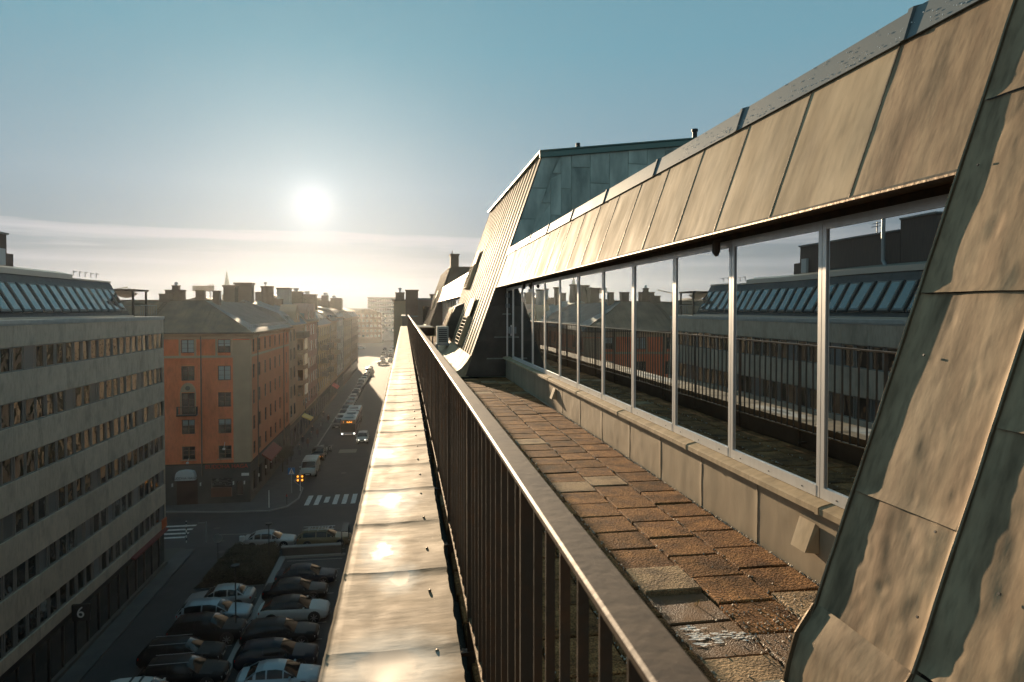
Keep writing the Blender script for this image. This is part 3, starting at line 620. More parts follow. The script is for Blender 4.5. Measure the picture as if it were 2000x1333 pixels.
# strip along the leaning edge
hs_ = [-1.48, -.7, .1, .8, 1.45, 2.05, 2.75, 3.5]
for a, b in zip(hs_[:-1], hs_[1:]):
    panel([(MX(a) + .01, EYE + a), (MX(b) + .01, EYE + b), (MX(b) + .36, EYE + b), (MX(a) + .36, EYE + a)], GREENCU if a > 1 else DARKCU)
xs = [2.3, 2.62, 2.86, 3.28, 3.52, 3.76, 4.2, 4.66, 5.1, 5.56, 6.0, 6.46, 6.9, 7.4, 8.0, 8.7, 9.4]
for i, (x0, x1) in enumerate(zip(xs[:-1], xs[1:])):
    lim = lambda x: EYE + (x - .37 - 1.85) / .355       # under the strip's inner edge
    z = EYE + 1.0 + (.35 if i % 2 else .0)
    while True:
        z1 = z + [.62, .95, .8][(i * 7 + int(z * 3)) % 3]
        t0, t1 = min(z1, topz(x0) - .12, lim(x0)), min(z1, topz(x1) - .12, lim(x1))
        if t1 > z + .05:
            poly = [(x0, z), (x1, z), (x1, t1), (x0, max(t0, z + .001))] if t0 > z + .02 else [(x0 + (x1 - x0) * max(0, (z - lim(x0)) / (lim(x1) - lim(x0))), z), (x1, z), (x1, t1)]
            panel(poly, GREENCU)
        if t1 < z1 - .001: break
        z = z1
one(lambda m: m.prism([(3.02, topz(3.02) - .115), (3.02, topz(3.02) + .02), (10.6, topz(10.6) + .02), (10.6, topz(10.6) - .115)], YC - .05, YC + .012, 'y')
    .prism([(3.02, topz(3.02)), (10.6, topz(10.6)), (10.6, topz(10.6) + .05), (3.02, topz(3.02) + .05)], YC - .05, 24.9, 'y')).build('ridge_trim', mat('green_trim', (.13, .2, .17), .5, .2), tb)
for x0, x1, z0, z1 in ((1.62, 2.28, 20.9, 21.4), (1.75, 2.3, 21.42, 21.95), (1.5, 2.27, 20.42, 20.88), (1.4, 2.27, 20.0, 20.4)):
    panel([(x0 if MX(z0 - EYE) < x0 else MX(z0 - EYE) + .02, z0), (x1, z0), (x1, z1), (MX(z1 - EYE) + .03, z1)], DARKCU)
one(lambda m: m.bar((7.25, 16.4, 25.2), (7.25, 16.4, 26.0), .06, 10).bar((7.25, 16.4, 26.0), (7.25, 16.4, 26.06), .08, 10)).build('vent_pipe', DARKM, tb, smooth=40)
one(lambda m: m.bar((4.25, 16.5, 25), (4.25, 16.5, 25.62), .055, 10)).build('vent_pipe', DARKM, tb, smooth=40)
one(lambda m: m.prism([(MX(-1.5) + .05, EYE - 1.5), (MX(2.7) + .05, EYE + 2.65), (8, EYE + 2.75), (8, 19.9)], 42.0, 52.99, 'y')
    .box(3.45, 4.05, 51.4, 52.6, 24, 25.6).box(3.4, 4.1, 51.3, 52.7, 25.6, 25.72).bar((3.6, 52, 25.7), (3.6, 52, 26.0), .03)).build('wing_core', CHIM, tb)
dmr = one(lambda m: m.prism([(MX(-.9) - .28, EYE - .75), (MX(.15) - .28, EYE + .1), (MX(.3), EYE + .25), (MX(-.95), EYE - .95)], 22.2, 23.9, 'y')).build('roof_hatch', DARKCU, tb)
one(lambda m: [m.prism([(MX(-.85) - .33, EYE - .75), (MX(.12) - .33, EYE + .1), (MX(.12) - .28, EYE + .1), (MX(-.85) - .28, EYE - .75)], y, y + .05, 'y') for y in (22.2, 22.6, 23.0, 23.4, 23.85)]).build('hatch_rib', SEAM, dmr)
# street front of the terrace building (seen mirrored in the windows opposite)
wm = one(lambda m: m.box(-.02, .1, -.7, .7, -1.1, 1.1, 0).box(-.03, -.0205, -.6, -.03, -1.0, 1.0, 1).box(-.03, -.0205, .03, .6, -1.0, 1.0, 1)).mesh('window', [WHITEF, PANEC])
for r_ in range(5):
    for i in range(17): link('window', wm, tb, (-.262, 6 + i * 2.8, 4.9 + r_ * 3.1))

# ------------------------------------------------------------------ terrace floor and its pavers
tf = tag(one(lambda m: m.box(.15, 2.36, -8, 54, 19.9, 19.955)).build('terrace_floor', BITUM), kind='structure')
colx = [.262, .60, .928, 1.25, 1.575, 1.905, 2.232]
tmesh = []
for k in range(6):
    rr = random.Random(k)
    def tile(m):
        a, h, bv = .1575, .045, .006
        p = [(-a, -a), (a, -a), (a, a), (-a, a)]
        j = [(x * (1 + rr.uniform(-.012, .012)), y * (1 + rr.uniform(-.02, .02))) for x, y in p]
        m.add([(x, y, 0) for x, y in j] + [(x, y, h - bv) for x, y in j] + [(x * (1 - bv / a), y * (1 - bv / a), h) for x, y in j],
              [(3, 2, 1, 0), (0, 1, 5, 4), (1, 2, 6, 5), (2, 3, 7, 6), (3, 0, 4, 7), (4, 5, 9, 8), (5, 6, 10, 9), (6, 7, 11, 10), (7, 4, 8, 11), (8, 9, 10, 11)])
    tmesh.append([one(tile).mesh('paving_tile', mt) for mt in (TILE, TILEP, TILEW)])
rr = random.Random(11); spots = []
for c in range(6):
    x = (colx[c] + colx[c + 1]) / 2; y = .62 + [.1, .22, .03, .27, .12, .2][c]
    while y < 53:
        pit = .335 + rr.uniform(-.004, .004)
        if not (y > 15.0 and x > 1.3 and not (25 < y < 41.8)) and not (y < 2.3 and x > 1.5): spots.append((y, x, c))
        y += pit
spots.sort(); stuffm = MB()
for i, (y, x, c) in enumerate(spots):
    v = rr.randrange(6); kind = 0; dz = rr.uniform(-.004, .004); tl = rr.uniform(-.010, .010); tx = rr.uniform(-.007, .007); rz = rr.uniform(-.02, .02)
    if rr.random() < .045: kind = 1
    if abs(x - 1.41) < .1 and 3.3 < y < 3.6: kind = 1; dz = .014; tl = .01
    elif abs(x - 1.41) < .1 and 2.75 < y < 3.28: kind = 2; dz = -.008
    elif abs(x - 1.74) < .1 and 2.6 < y < 3.0: kind = 2
    elif abs(x - 2.07) < .1 and 2.9 < y < 3.22: kind = 1
    if i < 290:
        link('paving_tile', tmesh[v][kind], tf, (x + rr.uniform(-.003, .003), y, 19.957 + dz), (tl, tx, rz + (pi / 2) * rr.randrange(4) * 0))
    else:
        stuffm.box(x - .158, x + .158, y - .16, y + .16, 19.957 + dz, 20.0 + dz)
tag(stuffm.build('paving_tile', TILE, tf), kind='stuff')
m = MB()
for _ in range(3600):
    q = rr.random(); y = .8 + 12 * rr.random() ** 1.7
    if q < .45: x = 2.235 - abs(rr.gauss(0, .012))
    elif q < .8: x = rr.choice(colx[1:-1]) + rr.gauss(0, .006)
    else: x, y = 1.85 + rr.gauss(0, .16), 2.75 + rr.gauss(0, .28)
    if y < 2.3 and x > 1.4: continue
    s_ = rr.uniform(.0025, .008) * (1 if y < 6 else 1.4); M_ = Matrix.Translation((x, y, 20.0 + (.004 if q >= .8 else -.004 + s_))) @ Matrix.Rotation(rr.random() * 3, 4, (1, 1, .3))
    m.obox(M_, s_, s_ * 1.3, s_ * .8)
tag(m.build('grit', GRIT, tf), kind='stuff')
def tuft(m, x, y, n, hgt, spread):
    for _ in range(n):
        a = rr.random() * 6.28; b = rr.uniform(.2, 1); x0, y0 = x + rr.uniform(-spread, spread), y + rr.uniform(-.006, .006); h = hgt * rr.uniform(.4, 1)
        dx, dy = cos(a) * h * b * .7, sin(a) * h * b * .7
        m.add([(x0 - .001, y0, 19.985), (x0 + .001, y0, 19.985), (x0 + dx * .5 + .001, y0 + dy * .5, 19.99 + h * .7), (x0 + dx, y0 + dy, 19.99 + h)], [(0, 1, 2, 3)])
m = MB()
for (x, y, n, h, s_) in ((1.41, 2.35, 12, .035, .02), (1.07, 4.28, 60, .03, .12), (.98, 4.6, 40, .045, .03), (1.1, 3.95, 50, .025, .13), (1.46, 3.26, 8, .04, .006), (.93, 5.6, 40, .02, .05), (1.25, 7.2, 60, .02, .03), (1.25, 8.6, 60, .02, .1), (.93, 9.6, 80, .02, .1)):
    tuft(m, x, y, n, h, s_)
tag(m.build('dry_grass', DRY, tf), kind='stuff')
for (x, y, c_) in ((2.05, 2.72, (.55, .13, .02)), (1.98, 2.66, (.35, .16, .05)), (2.12, 2.9, (.30, .12, .03))):
    lf = MB().grid(lambda u, v: (x + (u - .5) * .035 * sin(pi * (.12 + .8 * v)) + (v - .5) * .02, y + (v - .5) * .05, 20.008 + .012 * (2 * u - 1) ** 2), 4, 5).build('fallen_leaf', mat('dead_leaf_' + {55: 'orange', 35: 'tan', 30: 'brown'}[int(c_[0] * 100 + .5)], c_, .6), tf, fix=False)
# streak of small white flakes on the wet paver
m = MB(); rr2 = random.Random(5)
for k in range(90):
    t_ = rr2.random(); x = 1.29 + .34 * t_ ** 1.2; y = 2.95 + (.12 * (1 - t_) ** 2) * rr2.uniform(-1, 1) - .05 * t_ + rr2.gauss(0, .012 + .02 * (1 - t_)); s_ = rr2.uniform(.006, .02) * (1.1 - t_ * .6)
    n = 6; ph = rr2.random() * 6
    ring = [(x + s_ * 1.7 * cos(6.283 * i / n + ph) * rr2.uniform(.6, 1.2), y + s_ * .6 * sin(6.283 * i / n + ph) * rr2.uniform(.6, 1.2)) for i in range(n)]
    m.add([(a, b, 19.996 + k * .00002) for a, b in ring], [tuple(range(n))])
tag(m.build('white_flakes', FLAKE, tf), kind='stuff')

# ------------------------------------------------------------------ railing
rl = empty('terrace_railing', (.275, 1.5, 20), 'long brown steel railing with thin bars beside the zinc parapet coping', 'railing')
RT = EYE - .37
for a, b in ((-1.2, 4.1), (4.104, 10.9), (10.904, 18.9), (18.904, 28), (28.004, 38), (38.004, 53)):
    m = MB(); n = 24
    def fn(u, v):
        y = a + (b - a) * v; x0 = .275 + .004 * nz3(0, y * .5, 2)
        pr = [(-.028, -.016), (-.030, -.004), (-.026, .0), (.026, .0), (.028, -.004), (.028, -.016), (-.028, -.016)]
        i = round(u * 6); return (x0 + pr[i][0], y, RT + pr[i][1] + .003 * nz3(1, y * .6, 5))
    m.grid(fn, 6, n).build('top_rail', RAILM, rl, smooth=35, fix=False)
one(lambda m: m.box(.262, .292, -1, 53, EYE - 1.315, EYE - 1.303)).build('bottom_rail', SEAM, rl)
bme = one(lambda m: m.box(-.009, .009, -.0035, .0035, 0, .925)).mesh('baluster', BARM)
pme = one(lambda m: m.box(-.017, .017, -.0065, .0065, -.22, .925).box(-.075, .02, -.02, .02, -.15, -.135)).mesh('post', BARM)
posts = [.18 + 1.34 * i for i in range(40)]
for y in posts:
    if y < 52.5: link('post', pme, rl, (.275, y, EYE - 1.31))
ylist = []
y = .30
while y < 52.6:
    if min(abs(y - p) for p in posts) > .04: ylist.append(y)
    y += .1218
for y in ylist[:290]: link('baluster', bme, rl, (.275, y, EYE - 1.31), (0, 0, random.uniform(-.05, .05)))
m = MB()
for y in ylist[290:]: m.box(.266, .284, y - .0035, y + .0035, EYE - 1.31, EYE - .385)
tag(m.build('baluster', BARM, rl), kind='stuff')

# things standing on the far part of the terrace
ac = empty('cooling_unit', (1.2, 21.9, 20.2), 'pale grey cooling unit on a low plinth below the louvred slope', 'cooling unit')
one(lambda m: m.box(1.02, 1.38, 21.7, 22.4, 20.43, 20.98)).build('casing', mat('casing_grey', (.42, .42, .4), .5), ac)
one(lambda m: m.box(.98, 1.42, 21.65, 22.5, 20.38, 20.43).box(1.0, 1.05, 21.7, 21.75, 20, 20.38).box(1.35, 1.4, 21.7, 21.75, 20, 20.38).box(1.0, 1.05, 22.4, 22.45, 20, 20.38).box(1.35, 1.4, 22.4, 22.45, 20, 20.38)).build('stand', GREYM, ac)
one(lambda m: [m.box(1.07, 1.33, 21.688, 21.699, 20.5 + i * .06, 20.53 + i * .06) for i in range(7)]).build('grille', DARKM, ac)
dk = empty('duct_run', (.8, 27, 20), 'long low metal duct lying across the far terrace behind the railing', 'duct')
one(lambda m: m.box(.42, 1.1, 25.6, 30, 20.55, 20.84)).build('duct', GREYM, dk)
one(lambda m: m.box(.40, 1.12, 25.6, 25.64, 20.52, 20.87).box(.40, 1.12, 27.8, 27.84, 20.52, 20.87)).build('flange', SHEET, dk)
for x, y in ((.45, 25.8), (1.02, 25.8), (.45, 29.5), (1.02, 29.5)): one(lambda m: m.box(x, x + .05, y, y + .05, 19.99, 20.55)).build('leg', DARKM, dk)

# ------------------------------------------------------------------ the office block opposite
LX = -19.9
ob = empty('office_block', (-25, 40, 0), 'grey concrete office block with ribbon windows and skylights in its dark roof', 'building')
YA, YB = 16.4, 60.9
one(lambda m: m.box(-36, LX - .32, YA, YB - .1, 0, 20.78)).build('core', mat('office_core', (.09, .09, .09), .8), ob)
heads = [19.6, 16.76, 13.95, 11.1, 8.2, 5.3]; WH = 1.30
rows = [(20.76, 19.6)] + [(heads[i] - WH, heads[i + 1]) for i in range(5)] + [(heads[5] - WH, 3.3)]
seamy = [YB]; k = 0
while seamy[-1] > YA + 1: seamy.append(max(YA, seamy[-1] - (3.33 if k % 2 == 0 else 2.22))); k += 1
cache = {}
def cached(key, fn):
    if key not in cache: cache[key] = fn()
    return cache[key]
for (zt, zb) in rows:
    for b, a in zip(seamy[:-1], seamy[1:]):
        L_p = round(b - a, 2); H_p = round(zt - zb, 2)
        me = cached(('p', L_p, H_p), lambda: one(lambda m: m.box(-.34, 0, .012, L_p - .012, 0, H_p).box(-.34, -.02, 0, .012, 0, H_p)).mesh('concrete_panel', CONC))
        link('concrete_panel', me, ob, (LX + random.uniform(0, .006), a, zb))
one(lambda m: m.box(-36, LX + .06, YA, YB + .06, 20.77, 20.98).box(LX - .3, LX + .02, YA, YB + .02, 20.70, 20.765)).build('parapet_band', CONCL, ob)
# end wall facing the side street
one(lambda m: m.box(-36, LX - .004, YB - .1, YB + .0, 3.2, 20.69)).build('end_wall', CONC, ob)
wfr = one(lambda m: m.box(-.26, -.10, -.05, .05, 0, WH, 0).box(-.26, -.10, .86, .96, 0, WH, 0).box(-.26, -.10, .05, .86, 0, .07, 0).box(-.26, -.10, .05, .86, WH - .07, WH, 0)).mesh('window', FRAMEG)
wpn = one(lambda m: m.add([(-.15, .05, .07), (-.15, .86, .07), (-.15, .86, WH - .07), (-.15, .05, WH - .07)], [(0, 1, 2, 3)])).mesh('pane', PANEB)
wpc = one(lambda m: m.add([(-.15, .05, .07), (-.15, .86, .07), (-.15, .86, WH - .07), (-.15, .05, WH - .07)], [(0, 1, 2, 3)])).mesh('pane', mat('window_blind', (.13, .145, .15), .4, rnd=.3))
for h in heads:
    for i in range(40):
        y = YB - .98 - i * 1.112
        fo = link('window', wfr, ob, (LX, y, h - WH))
        link('pane', wpn if random.random() > .10 else wpc, fo, (LX + .012 * (random.random()), y, h - WH), rot=(0, random.uniform(-.03, .03), random.uniform(-.035, .035)))
    one(lambda m: m.box(LX - .34, LX - .215, YA, YB - .12, h - WH - .02, h + .02)).build('window_band', BLUEF, ob)
one(lambda m: m.box(LX - .3, LX - .02, YA, YB, 2.92, 3.28)).build('shopfront_band', DARKM, ob)
sf = one(lambda m: m.box(LX - .25, LX - .15, YA, YB, .35, 2.9)).build('shopfront', PANEB, ob)
mm_ = one(lambda m: m.box(0, .07, 0, .1, .12, 2.92)).mesh('shopfront_mullion', DARKM)
for i in range(28): link('shopfront_mullion', mm_, sf, (LX - .15, YA + i * 1.6, 0))
one(lambda m: m.box(LX - .15, LX + .1, YA, YB, 0, .35)).build('plinth', GREYG, ob)
# long thin kerb rail at the foot, the red awning at the far end
one(lambda m: m.prism([(LX - .02, 3.35), (LX + .28, 3.2), (LX + .28, 3.1), (LX - .02, 3.2)], 53.5, 60.7, 'y')).build('awning', mat('faded_red_awning', (.14, .02, .015), .8), ob)
one(lambda m: m.box(LX - .02, LX + .08, 59.9, 60.9, 3.35, 4.1)).build('orange_sign', mat('orange_red_paint', (.55, .12, .04), .5), ob)
sg = one(lambda m: m.box(LX + .05, LX + 1.05, 44.3, 44.45, 2.75, 3.75)).build('number_sign', DARKM, ob)
def text(body, size, loc, rot, mt, parent, name='lettering', extr=.01, align='CENTER', sx=1.0):
    cu = bpy.data.curves.new(name, 'FONT'); cu.body = body; cu.size = size; cu.extrude = extr; cu.align_x = align; cu.align_y = 'CENTER'; cu.resolution_u = 3
    to = bpy.data.objects.new('tmp_text', cu); COL.objects.link(to); bpy.context.view_layer.update()
    me = bpy.data.meshes.new_from_object(to.evaluated_get(bpy.context.evaluated_depsgraph_get())); me.name = name
    bpy.data.objects.remove(to); me.materials.clear(); me.materials.append(mt)
    return link(name, me, parent, loc, rot, (sx, 1, 1))
text('6', .95, (LX + .55, 44.28, 3.25), (pi / 2, 0, 0), SIGNW, sg)
# mansard with skylights
RB, RTp = (-21.0, 20.95), (-22.55, 23.62)
def roofp(t_): return (RB[0] + (RTp[0] - RB[0]) * t_, RB[1] + (RTp[1] - RB[1]) * t_)
one(lambda m: m.prism([RB, RTp, (-24.2, 23.85), (-36, 23.9), (-36, 20.9)], YA, 57.0, 'y')).build('roof', SLATE, ob)
m = MB()
for i in range(9):
    t0 = i / 9; p = roofp(t0); q = roofp(t0 + .115)
    m.prism([(p[0] + .05, p[1] - .01), (q[0] + .012, q[1]), (q[0], q[1]), (p[0], p[1])], YA, 57.02, 'y')
m.build('slate_course', SLATE, ob)['kind'] = 'stuff'
one(lambda m: m.box(-22.72, -22.44, YA, 57.1, 23.60, 23.70).prism([(-22.7, 23.7), (-22.7, 23.95), (-23.6, 24.15), (-23.6, 23.7)], YA, 51.5, 'y').box(-20.96, -20.86, YA, 57.2, 20.98, 21.1)).build('roof_edge', mat('roof_edge_metal', (.42, .39, .33), .4, .4), ob)
RN = Vector((RTp[1] - RB[1], 0, -(RTp[0] - RB[0]))).normalized(); RU = Vector((RTp[0] - RB[0], 0, RTp[1] - RB[1])).normalized()
RM = Matrix(((RN.x, 0, RU.x, 0), (0, 1, 0, 0), (RN.z, 0, RU.z, 0), (0, 0, 0, 1)))
skf = MB().obox(RM @ Matrix.Translation((.12, 0, .0)), .16, .80, 1.86).mesh('skylight', FRAMEG)
skk = MB().obox(RM @ Matrix.Translation((.205, 0, .0)), .01, .60, 1.66).mesh('pane', PANES)
skd = MB().obox(RM @ Matrix.Translation((.1, 0, .0)), .18, .98, 2.0).mesh('flashing', DARKM)
for i in range(34):
    y = 55.99 - i * 1.115; 
    if y < YA + 1: break
    p = roofp(.46); s_ = link('skylight', skf, ob, (p[0], y, p[1])); link('pane', skk, s_, (p[0], y, p[1])); link('flashing', skd, s_, (p[0], y, p[1]), rot=(0, 0, 0)).location = Vector((-.03, 0, -.015))
for i in range(5): one(lambda m: m.box(-22.9, -22.86, 52 + i * .9, 52.04 + i * .9, 23.9, 24.25).box(-22.9, -22.86, 52 + i * .9, 52.5 + i * .9, 24.2, 24.24)).build('snow_guard', GREYM, ob)
blk = one(lambda m: m.box(-34, -24.0, 36, 46.1, 23.8, 26.1).box(-34, -24.2, 46.11, 47.2, 23.8, 25.0).box(-34, -24.02, 33.2, 35.99, 23.8, 26.75)).build('plant_room', BRICKD, ob)
one(lambda m: m.box(-34, -23.9, 36.0, 46.2, 26.1, 26.2).box(-34, -23.92, 33.1, 35.98, 26.75, 26.85)).build('capping', FRAMEG, blk)
one(lambda m: m.box(-23.99, -23.8, 45.0, 45.6, 24.2, 25.2)).build('extractor', mat('dull_white', (.5, .5, .48), .6), blk)
one(lambda m: m.bar((-23.6, 36.9, 24.4), (-23.6, 36.9, 27.0), .11, 10).bar((-23.6, 36.9, 27.0), (-23.6, 37.1, 27.2), .11, 10).bar((-23.6, 37.1, 27.2), (-23.6, 37.35, 27.05), .11, 10).bar((-23.6, 36.9, 24.4), (-23.2, 36.0, 23.8), .11, 10)).build('flue', GREYM, ob, smooth=40)
one(lambda m: m.bar((-25, 39.3, 26.1), (-25, 39.3, 27.1), .03).bar((-25, 38.8, 26.8), (-25, 39.8, 26.8), .02).bar((-25, 38.9, 27.0), (-25, 39.7, 27.0), .02)).build('aerial', DARKM, ob)
pg = empty('pergola', (-22, 58.8, 20.9), 'thin timber pergola with a torn cloth on the roof end of the grey office block', 'pergola')
for x, y in ((-20.9, 57.2), (-20.9, 59.9), (-23.2, 57.2), (-23.2, 59.9)): one(lambda m: m.box(x - .07, x + .07, y - .07, y + .07, 20.98, 23.0)).build('post', BARK, pg)
one(lambda m: m.box(-23.5, -20.7, 57.1, 57.25, 23.0, 23.14).box(-23.5, -20.7, 59.85, 60.0, 23.0, 23.14).box(-20.98, -20.84, 56.6, 60.3, 23.0, 23.14).box(-23.3, -23.15, 56.6, 60.3, 23.0, 23.14).box(-20.98, -20.84, 57.2, 59.9, 21.9, 22.0)).build('beam', BARK, pg)
MB().grid(lambda u, v: (-21 - 1.6 * u, 57.3 + 1.3 * v, 22.97 - .35 * sin(pi * u) * v - .25 * abs(sin(6 * v))), 8, 8).build('cloth', mat('sail_cloth', (.55, .48, .4), .9), pg, smooth=60)
tr_ = empty('roof_railing', (-20.3, 59, 20.98), 'low pale metal railing round the end terrace of the grey office block', 'railing')
one(lambda m: m.box(-20.42, -20.36, 57.2, 60.8, 21.85, 21.9).box(-34, -20.36, 60.74, 60.8, 21.85, 21.9)).build('rail', FRAMEG, tr_)
for i in range(10): one(lambda m: m.box(-20.41, -20.38, 57.3 + i * .38, 57.33 + i * .38, 20.98, 21.86)).build('post', FRAMEG, tr_)

# ------------------------------------------------------------------ orange corner building
oc = empty('corner_building', (-26, 90, 0), 'orange rendered corner building with a hipped sheet roof and restaurant on the ground floor', 'building')
OY, OX, OYE = 79.2, -17.0, 105.3
one(lambda m: m.box(-38, OX - .25, OY + .25, OYE, 0, 18.9)).build('core', CHIM, oc)
def wall_with_holes(name, mt, axis, c, a0, a1, z0, z1, holes, th=.25, parent=None, inward=1):
    """a wall on x=c (axis x) or y=c (axis y) running a0..a1, with rectangular openings (h0,h1,k0,k1)"""
    A = sorted({a0, a1, *[h for q in holes for h in q[:2]]}); Z = sorted({z0, z1, *[h for q in holes for h in q[2:]]})
    m = MB()
    for i in range(len(A) - 1):
        for j in range(len(Z) - 1):
            x, z = (A[i] + A[i + 1]) / 2, (Z[j] + Z[j + 1]) / 2
            if any(q[0] < x < q[1] and q[2] < z < q[3] for q in holes): continue
            if axis == 'x': m.add([(c, A[i], Z[j]), (c, A[i + 1], Z[j]), (c, A[i + 1], Z[j + 1]), (c, A[i], Z[j + 1])], [(0, 1, 2, 3)])
            else: m.add([(A[i], c, Z[j]), (A[i + 1], c, Z[j]), (A[i + 1], c, Z[j + 1]), (A[i], c, Z[j + 1])], [(0, 1, 2, 3)])
    for (h0, h1, k0, k1) in holes:
        d = c + th * inward
        if axis == 'x': m.add([(c, h0, k0), (c, h1, k0), (c, h1, k1), (c, h0, k1), (d, h0, k0), (d, h1, k0), (d, h1, k1), (d, h0, k1)], [(0, 1, 5, 4), (1, 2, 6, 5), (2, 3, 7, 6), (3, 0, 4, 7)])
        else: m.add([(h0, c, k0), (h1, c, k0), (h1, c, k1), (h0, c, k1), (h0, d, k0), (h1, d, k0), (h1, d, k1), (h0, d, k1)], [(0, 1, 5, 4), (1, 2, 6, 5), (2, 3, 7, 6), (3, 0, 4, 7)])
    return m.build(name, mt, parent, fix=False)
fz = [18.27, 15.36, 12.42, 9.48, 6.52]; fh = [1.47, 1.6, 1.6, 1.6, 1.45]
fx = [-24.13, -20.34, -28.0, -31.8, -35.6]
holes = [(x, x + 1.36, z - h, z) for x in fx for z, h in zip(fz, fh)]
holes = [(a, b, (z0 - .75 if abs(a - fx[0]) < .01 and abs(z1 - 12.42) < .01 else z0), z1) for a, b, z0, z1 in holes]
wall_with_holes('front_wall', ORANGE, 'y', OY, -38, OX, 4.55, 18.55, holes, .22, oc)
sy = [80.9, 84.0, 87.4, 90.6, 93.9, 97.3, 100.5, 102.9]
sh = [(y, y + 1.15, z - h, z) for y in sy for z, h in zip([18.2] + fz[1:], fh)]
wall_with_holes('side_wall', mat('rose_render', (.60, .235, .12), .88, col2=(.53, .2, .10), nscale=.3, detail=8), 'x', OX, OY, OYE, 4.55, 18.55, sh, .2, oc, -1)
ct = mat('casement_curtain', (.36, .38, .38), .8)
def casement(wd, ht, curtain):
    f = .07; fw = one(lambda m: m.box(0, wd, -.05, .05, 0, ht) if False else [m.box(0, f, -.04, .05, 0, ht), m.box(wd - f, wd, -.04, .05, 0, ht), m.box(f, wd - f, -.04, .05, 0, f), m.box(f, wd - f, -.04, .05, ht - f, ht), m.box(wd / 2 - .045, wd / 2 + .045, -.05, .05, f, ht - f),
                 m.box(f, wd - f, -.03, .04, ht * .34, ht * .34 + .035), m.box(f, wd - f, -.03, .04, ht * .67, ht * .67 + .035)]).mesh('window', BROWNF)
    pn = one(lambda m: m.add([(f, .03, f), (wd - f, .03, f), (wd - f, .03, ht - f), (f, .03, ht - f)], [(0, 1, 2, 3)])).mesh('pane', PANEC)
    cu = one(lambda m: [m.add([(f + i * (wd - 2 * f) / 12, .02 - .008 * (i % 2), ht * curtain), (f + (i + 1) * (wd - 2 * f) / 12, .02 - .008 * ((i + 1) % 2), ht * curtain), (f + (i + 1) * (wd - 2 * f) / 12, .02 - .008 * ((i + 1) % 2), ht - f), (f + i * (wd - 2 * f) / 12, .02 - .008 * (i % 2), ht - f)], [(0, 1, 2, 3)]) for i in range(12)]).mesh('curtain', ct) if curtain < 1 else None
    return fw, pn, cu
cur = {(0, 0): .05, (1, 0): .5, (1, 1): .05, (0, 3): .6, (1, 3): .6}
for i, x in enumerate(fx):
    for j, (z, h) in enumerate(zip(fz, fh)):
        hh = h + (.75 if (i == 0 and j == 2) else 0); c_ = cur.get((i, j), 1)
        fw, pn, cu = cached(('c', hh, c_), lambda: casement(1.36, hh, c_))
        o_ = link('window', fw, oc, (x, OY + .12, z - hh)); link('pane', pn, o_, (x, OY + .12, z - hh))
        if cu: link('curtain', cu, o_, (x, OY + .12, z - hh))
for i, y in enumerate(sy):
    for j, (z, h) in enumerate(zip([18.2] + fz[1:], fh)):
        fw, pn, cu = cached(('s', h), lambda: casement(1.15, h, 1))
        o_ = link('window', fw, oc, (OX - .12, y, z - h), (0, 0, pi / 2)); link('pane', pn, o_, (OX - .12, y, z - h), (0, 0, pi / 2))
        o_.data = fw
# beige trim: corner pilaster, cornice, string course, window surrounds
one(lambda m: m.box(-18.75, OX + .05, OY - .05, OY - .003, 4.55, 18.2).box(OX + .003, OX + .05, OY - .003, OY + .9, 4.55, 18.2)).build('corner_pilaster', BEIGE, oc)
one(lambda m: m.box(-38, OX + .12, OY - .10, OY - .004, 16.25, 16.5).box(OX + .004, OX + .1, OY - .004, OYE, 16.25, 16.5)).build('string_course', BEIGE, oc)
one(lambda m: m.prism([(OY, 18.3), (OY - .12, 18.35), (OY - .16, 18.55), (OY - .45, 18.8), (OY - .5, 18.98), (OY + .2, 18.98), (OY + .2, 18.3)], -38, OX + .5, 'x')
    .prism([(OX, 18.3), (OX + .12, 18.35), (OX + .16, 18.55), (OX + .45, 18.8), (OX + .5, 18.975), (OX - .2, 18.975), (OX - .2, 18.3)], OY + .01, OYE, 'y')).build('cornice', BEIGE, oc)
for x in fx: one(lambda m: m.box(x - .22, x - .003, OY - .045, OY - .002, 16.5, 18.3).box(x + 1.363, x + 1.58, OY - .045, OY - .002, 16.5, 18.3)).build('window_surround', BEIGE, oc)
one(lambda m: m.box(fx[0] - .14, fx[0] - .003, OY - .05, OY - .002, 10.1, 12.5).box(fx[0] + 1.363, fx[0] + 1.5, OY - .05, OY - .002, 10.1, 12.5)
    .prism([(fx[0] - .1 + 1.56 * .5 * (1 - cos(pi * i / 12)), 12.5 + 1.05 * sin(pi * i / 12)) for i in range(13)][::-1], OY - .07, OY - .003, 'y')).build('arched_panel', BEIGE, oc)
one(lambda m: m.bar((fx[0] + .68, OY - .07, 12.95), (fx[0] + .68, OY - .12, 12.95), .26, 14).bar((fx[0] + .68, OY - .12, 12.95), (fx[0] + .68, OY - .14, 12.95), .15, 10)).build('medallion', CHIM, oc)
bc = one(lambda m: m.box(fx[0] - .35, fx[0] + 1.7, OY - .75, OY - .01, 9.95, 10.08)).build('balcony', IRON, oc)
bb = MB()
for i in range(21): bb.box(fx[0] - .33 + i * .1, fx[0] - .31 + i * .1, OY - .74, OY - .72, 10.08, 10.95)
for i in range(8):
    for xx in (fx[0] - .33, fx[0] + 1.67): bb.box(xx, xx + .02, OY - .72 + i * .09, OY - .70 + i * .09, 10.08, 10.95)
bb.box(fx[0] - .34, fx[0] + 1.7, OY - .75, OY - .71, 10.95, 11.0); bb.build('balcony_rail', IRON, bc)
for x, y in ((-22.05, OY - .14), (-33.5, OY - .14)): one(lambda m: m.bar((x, y, 3.2), (x, y, 18.6), .07).bar((x, y, 18.6), (x, y - .3, 18.9), .07)).build('drainpipe', CHIM, oc, smooth=40)
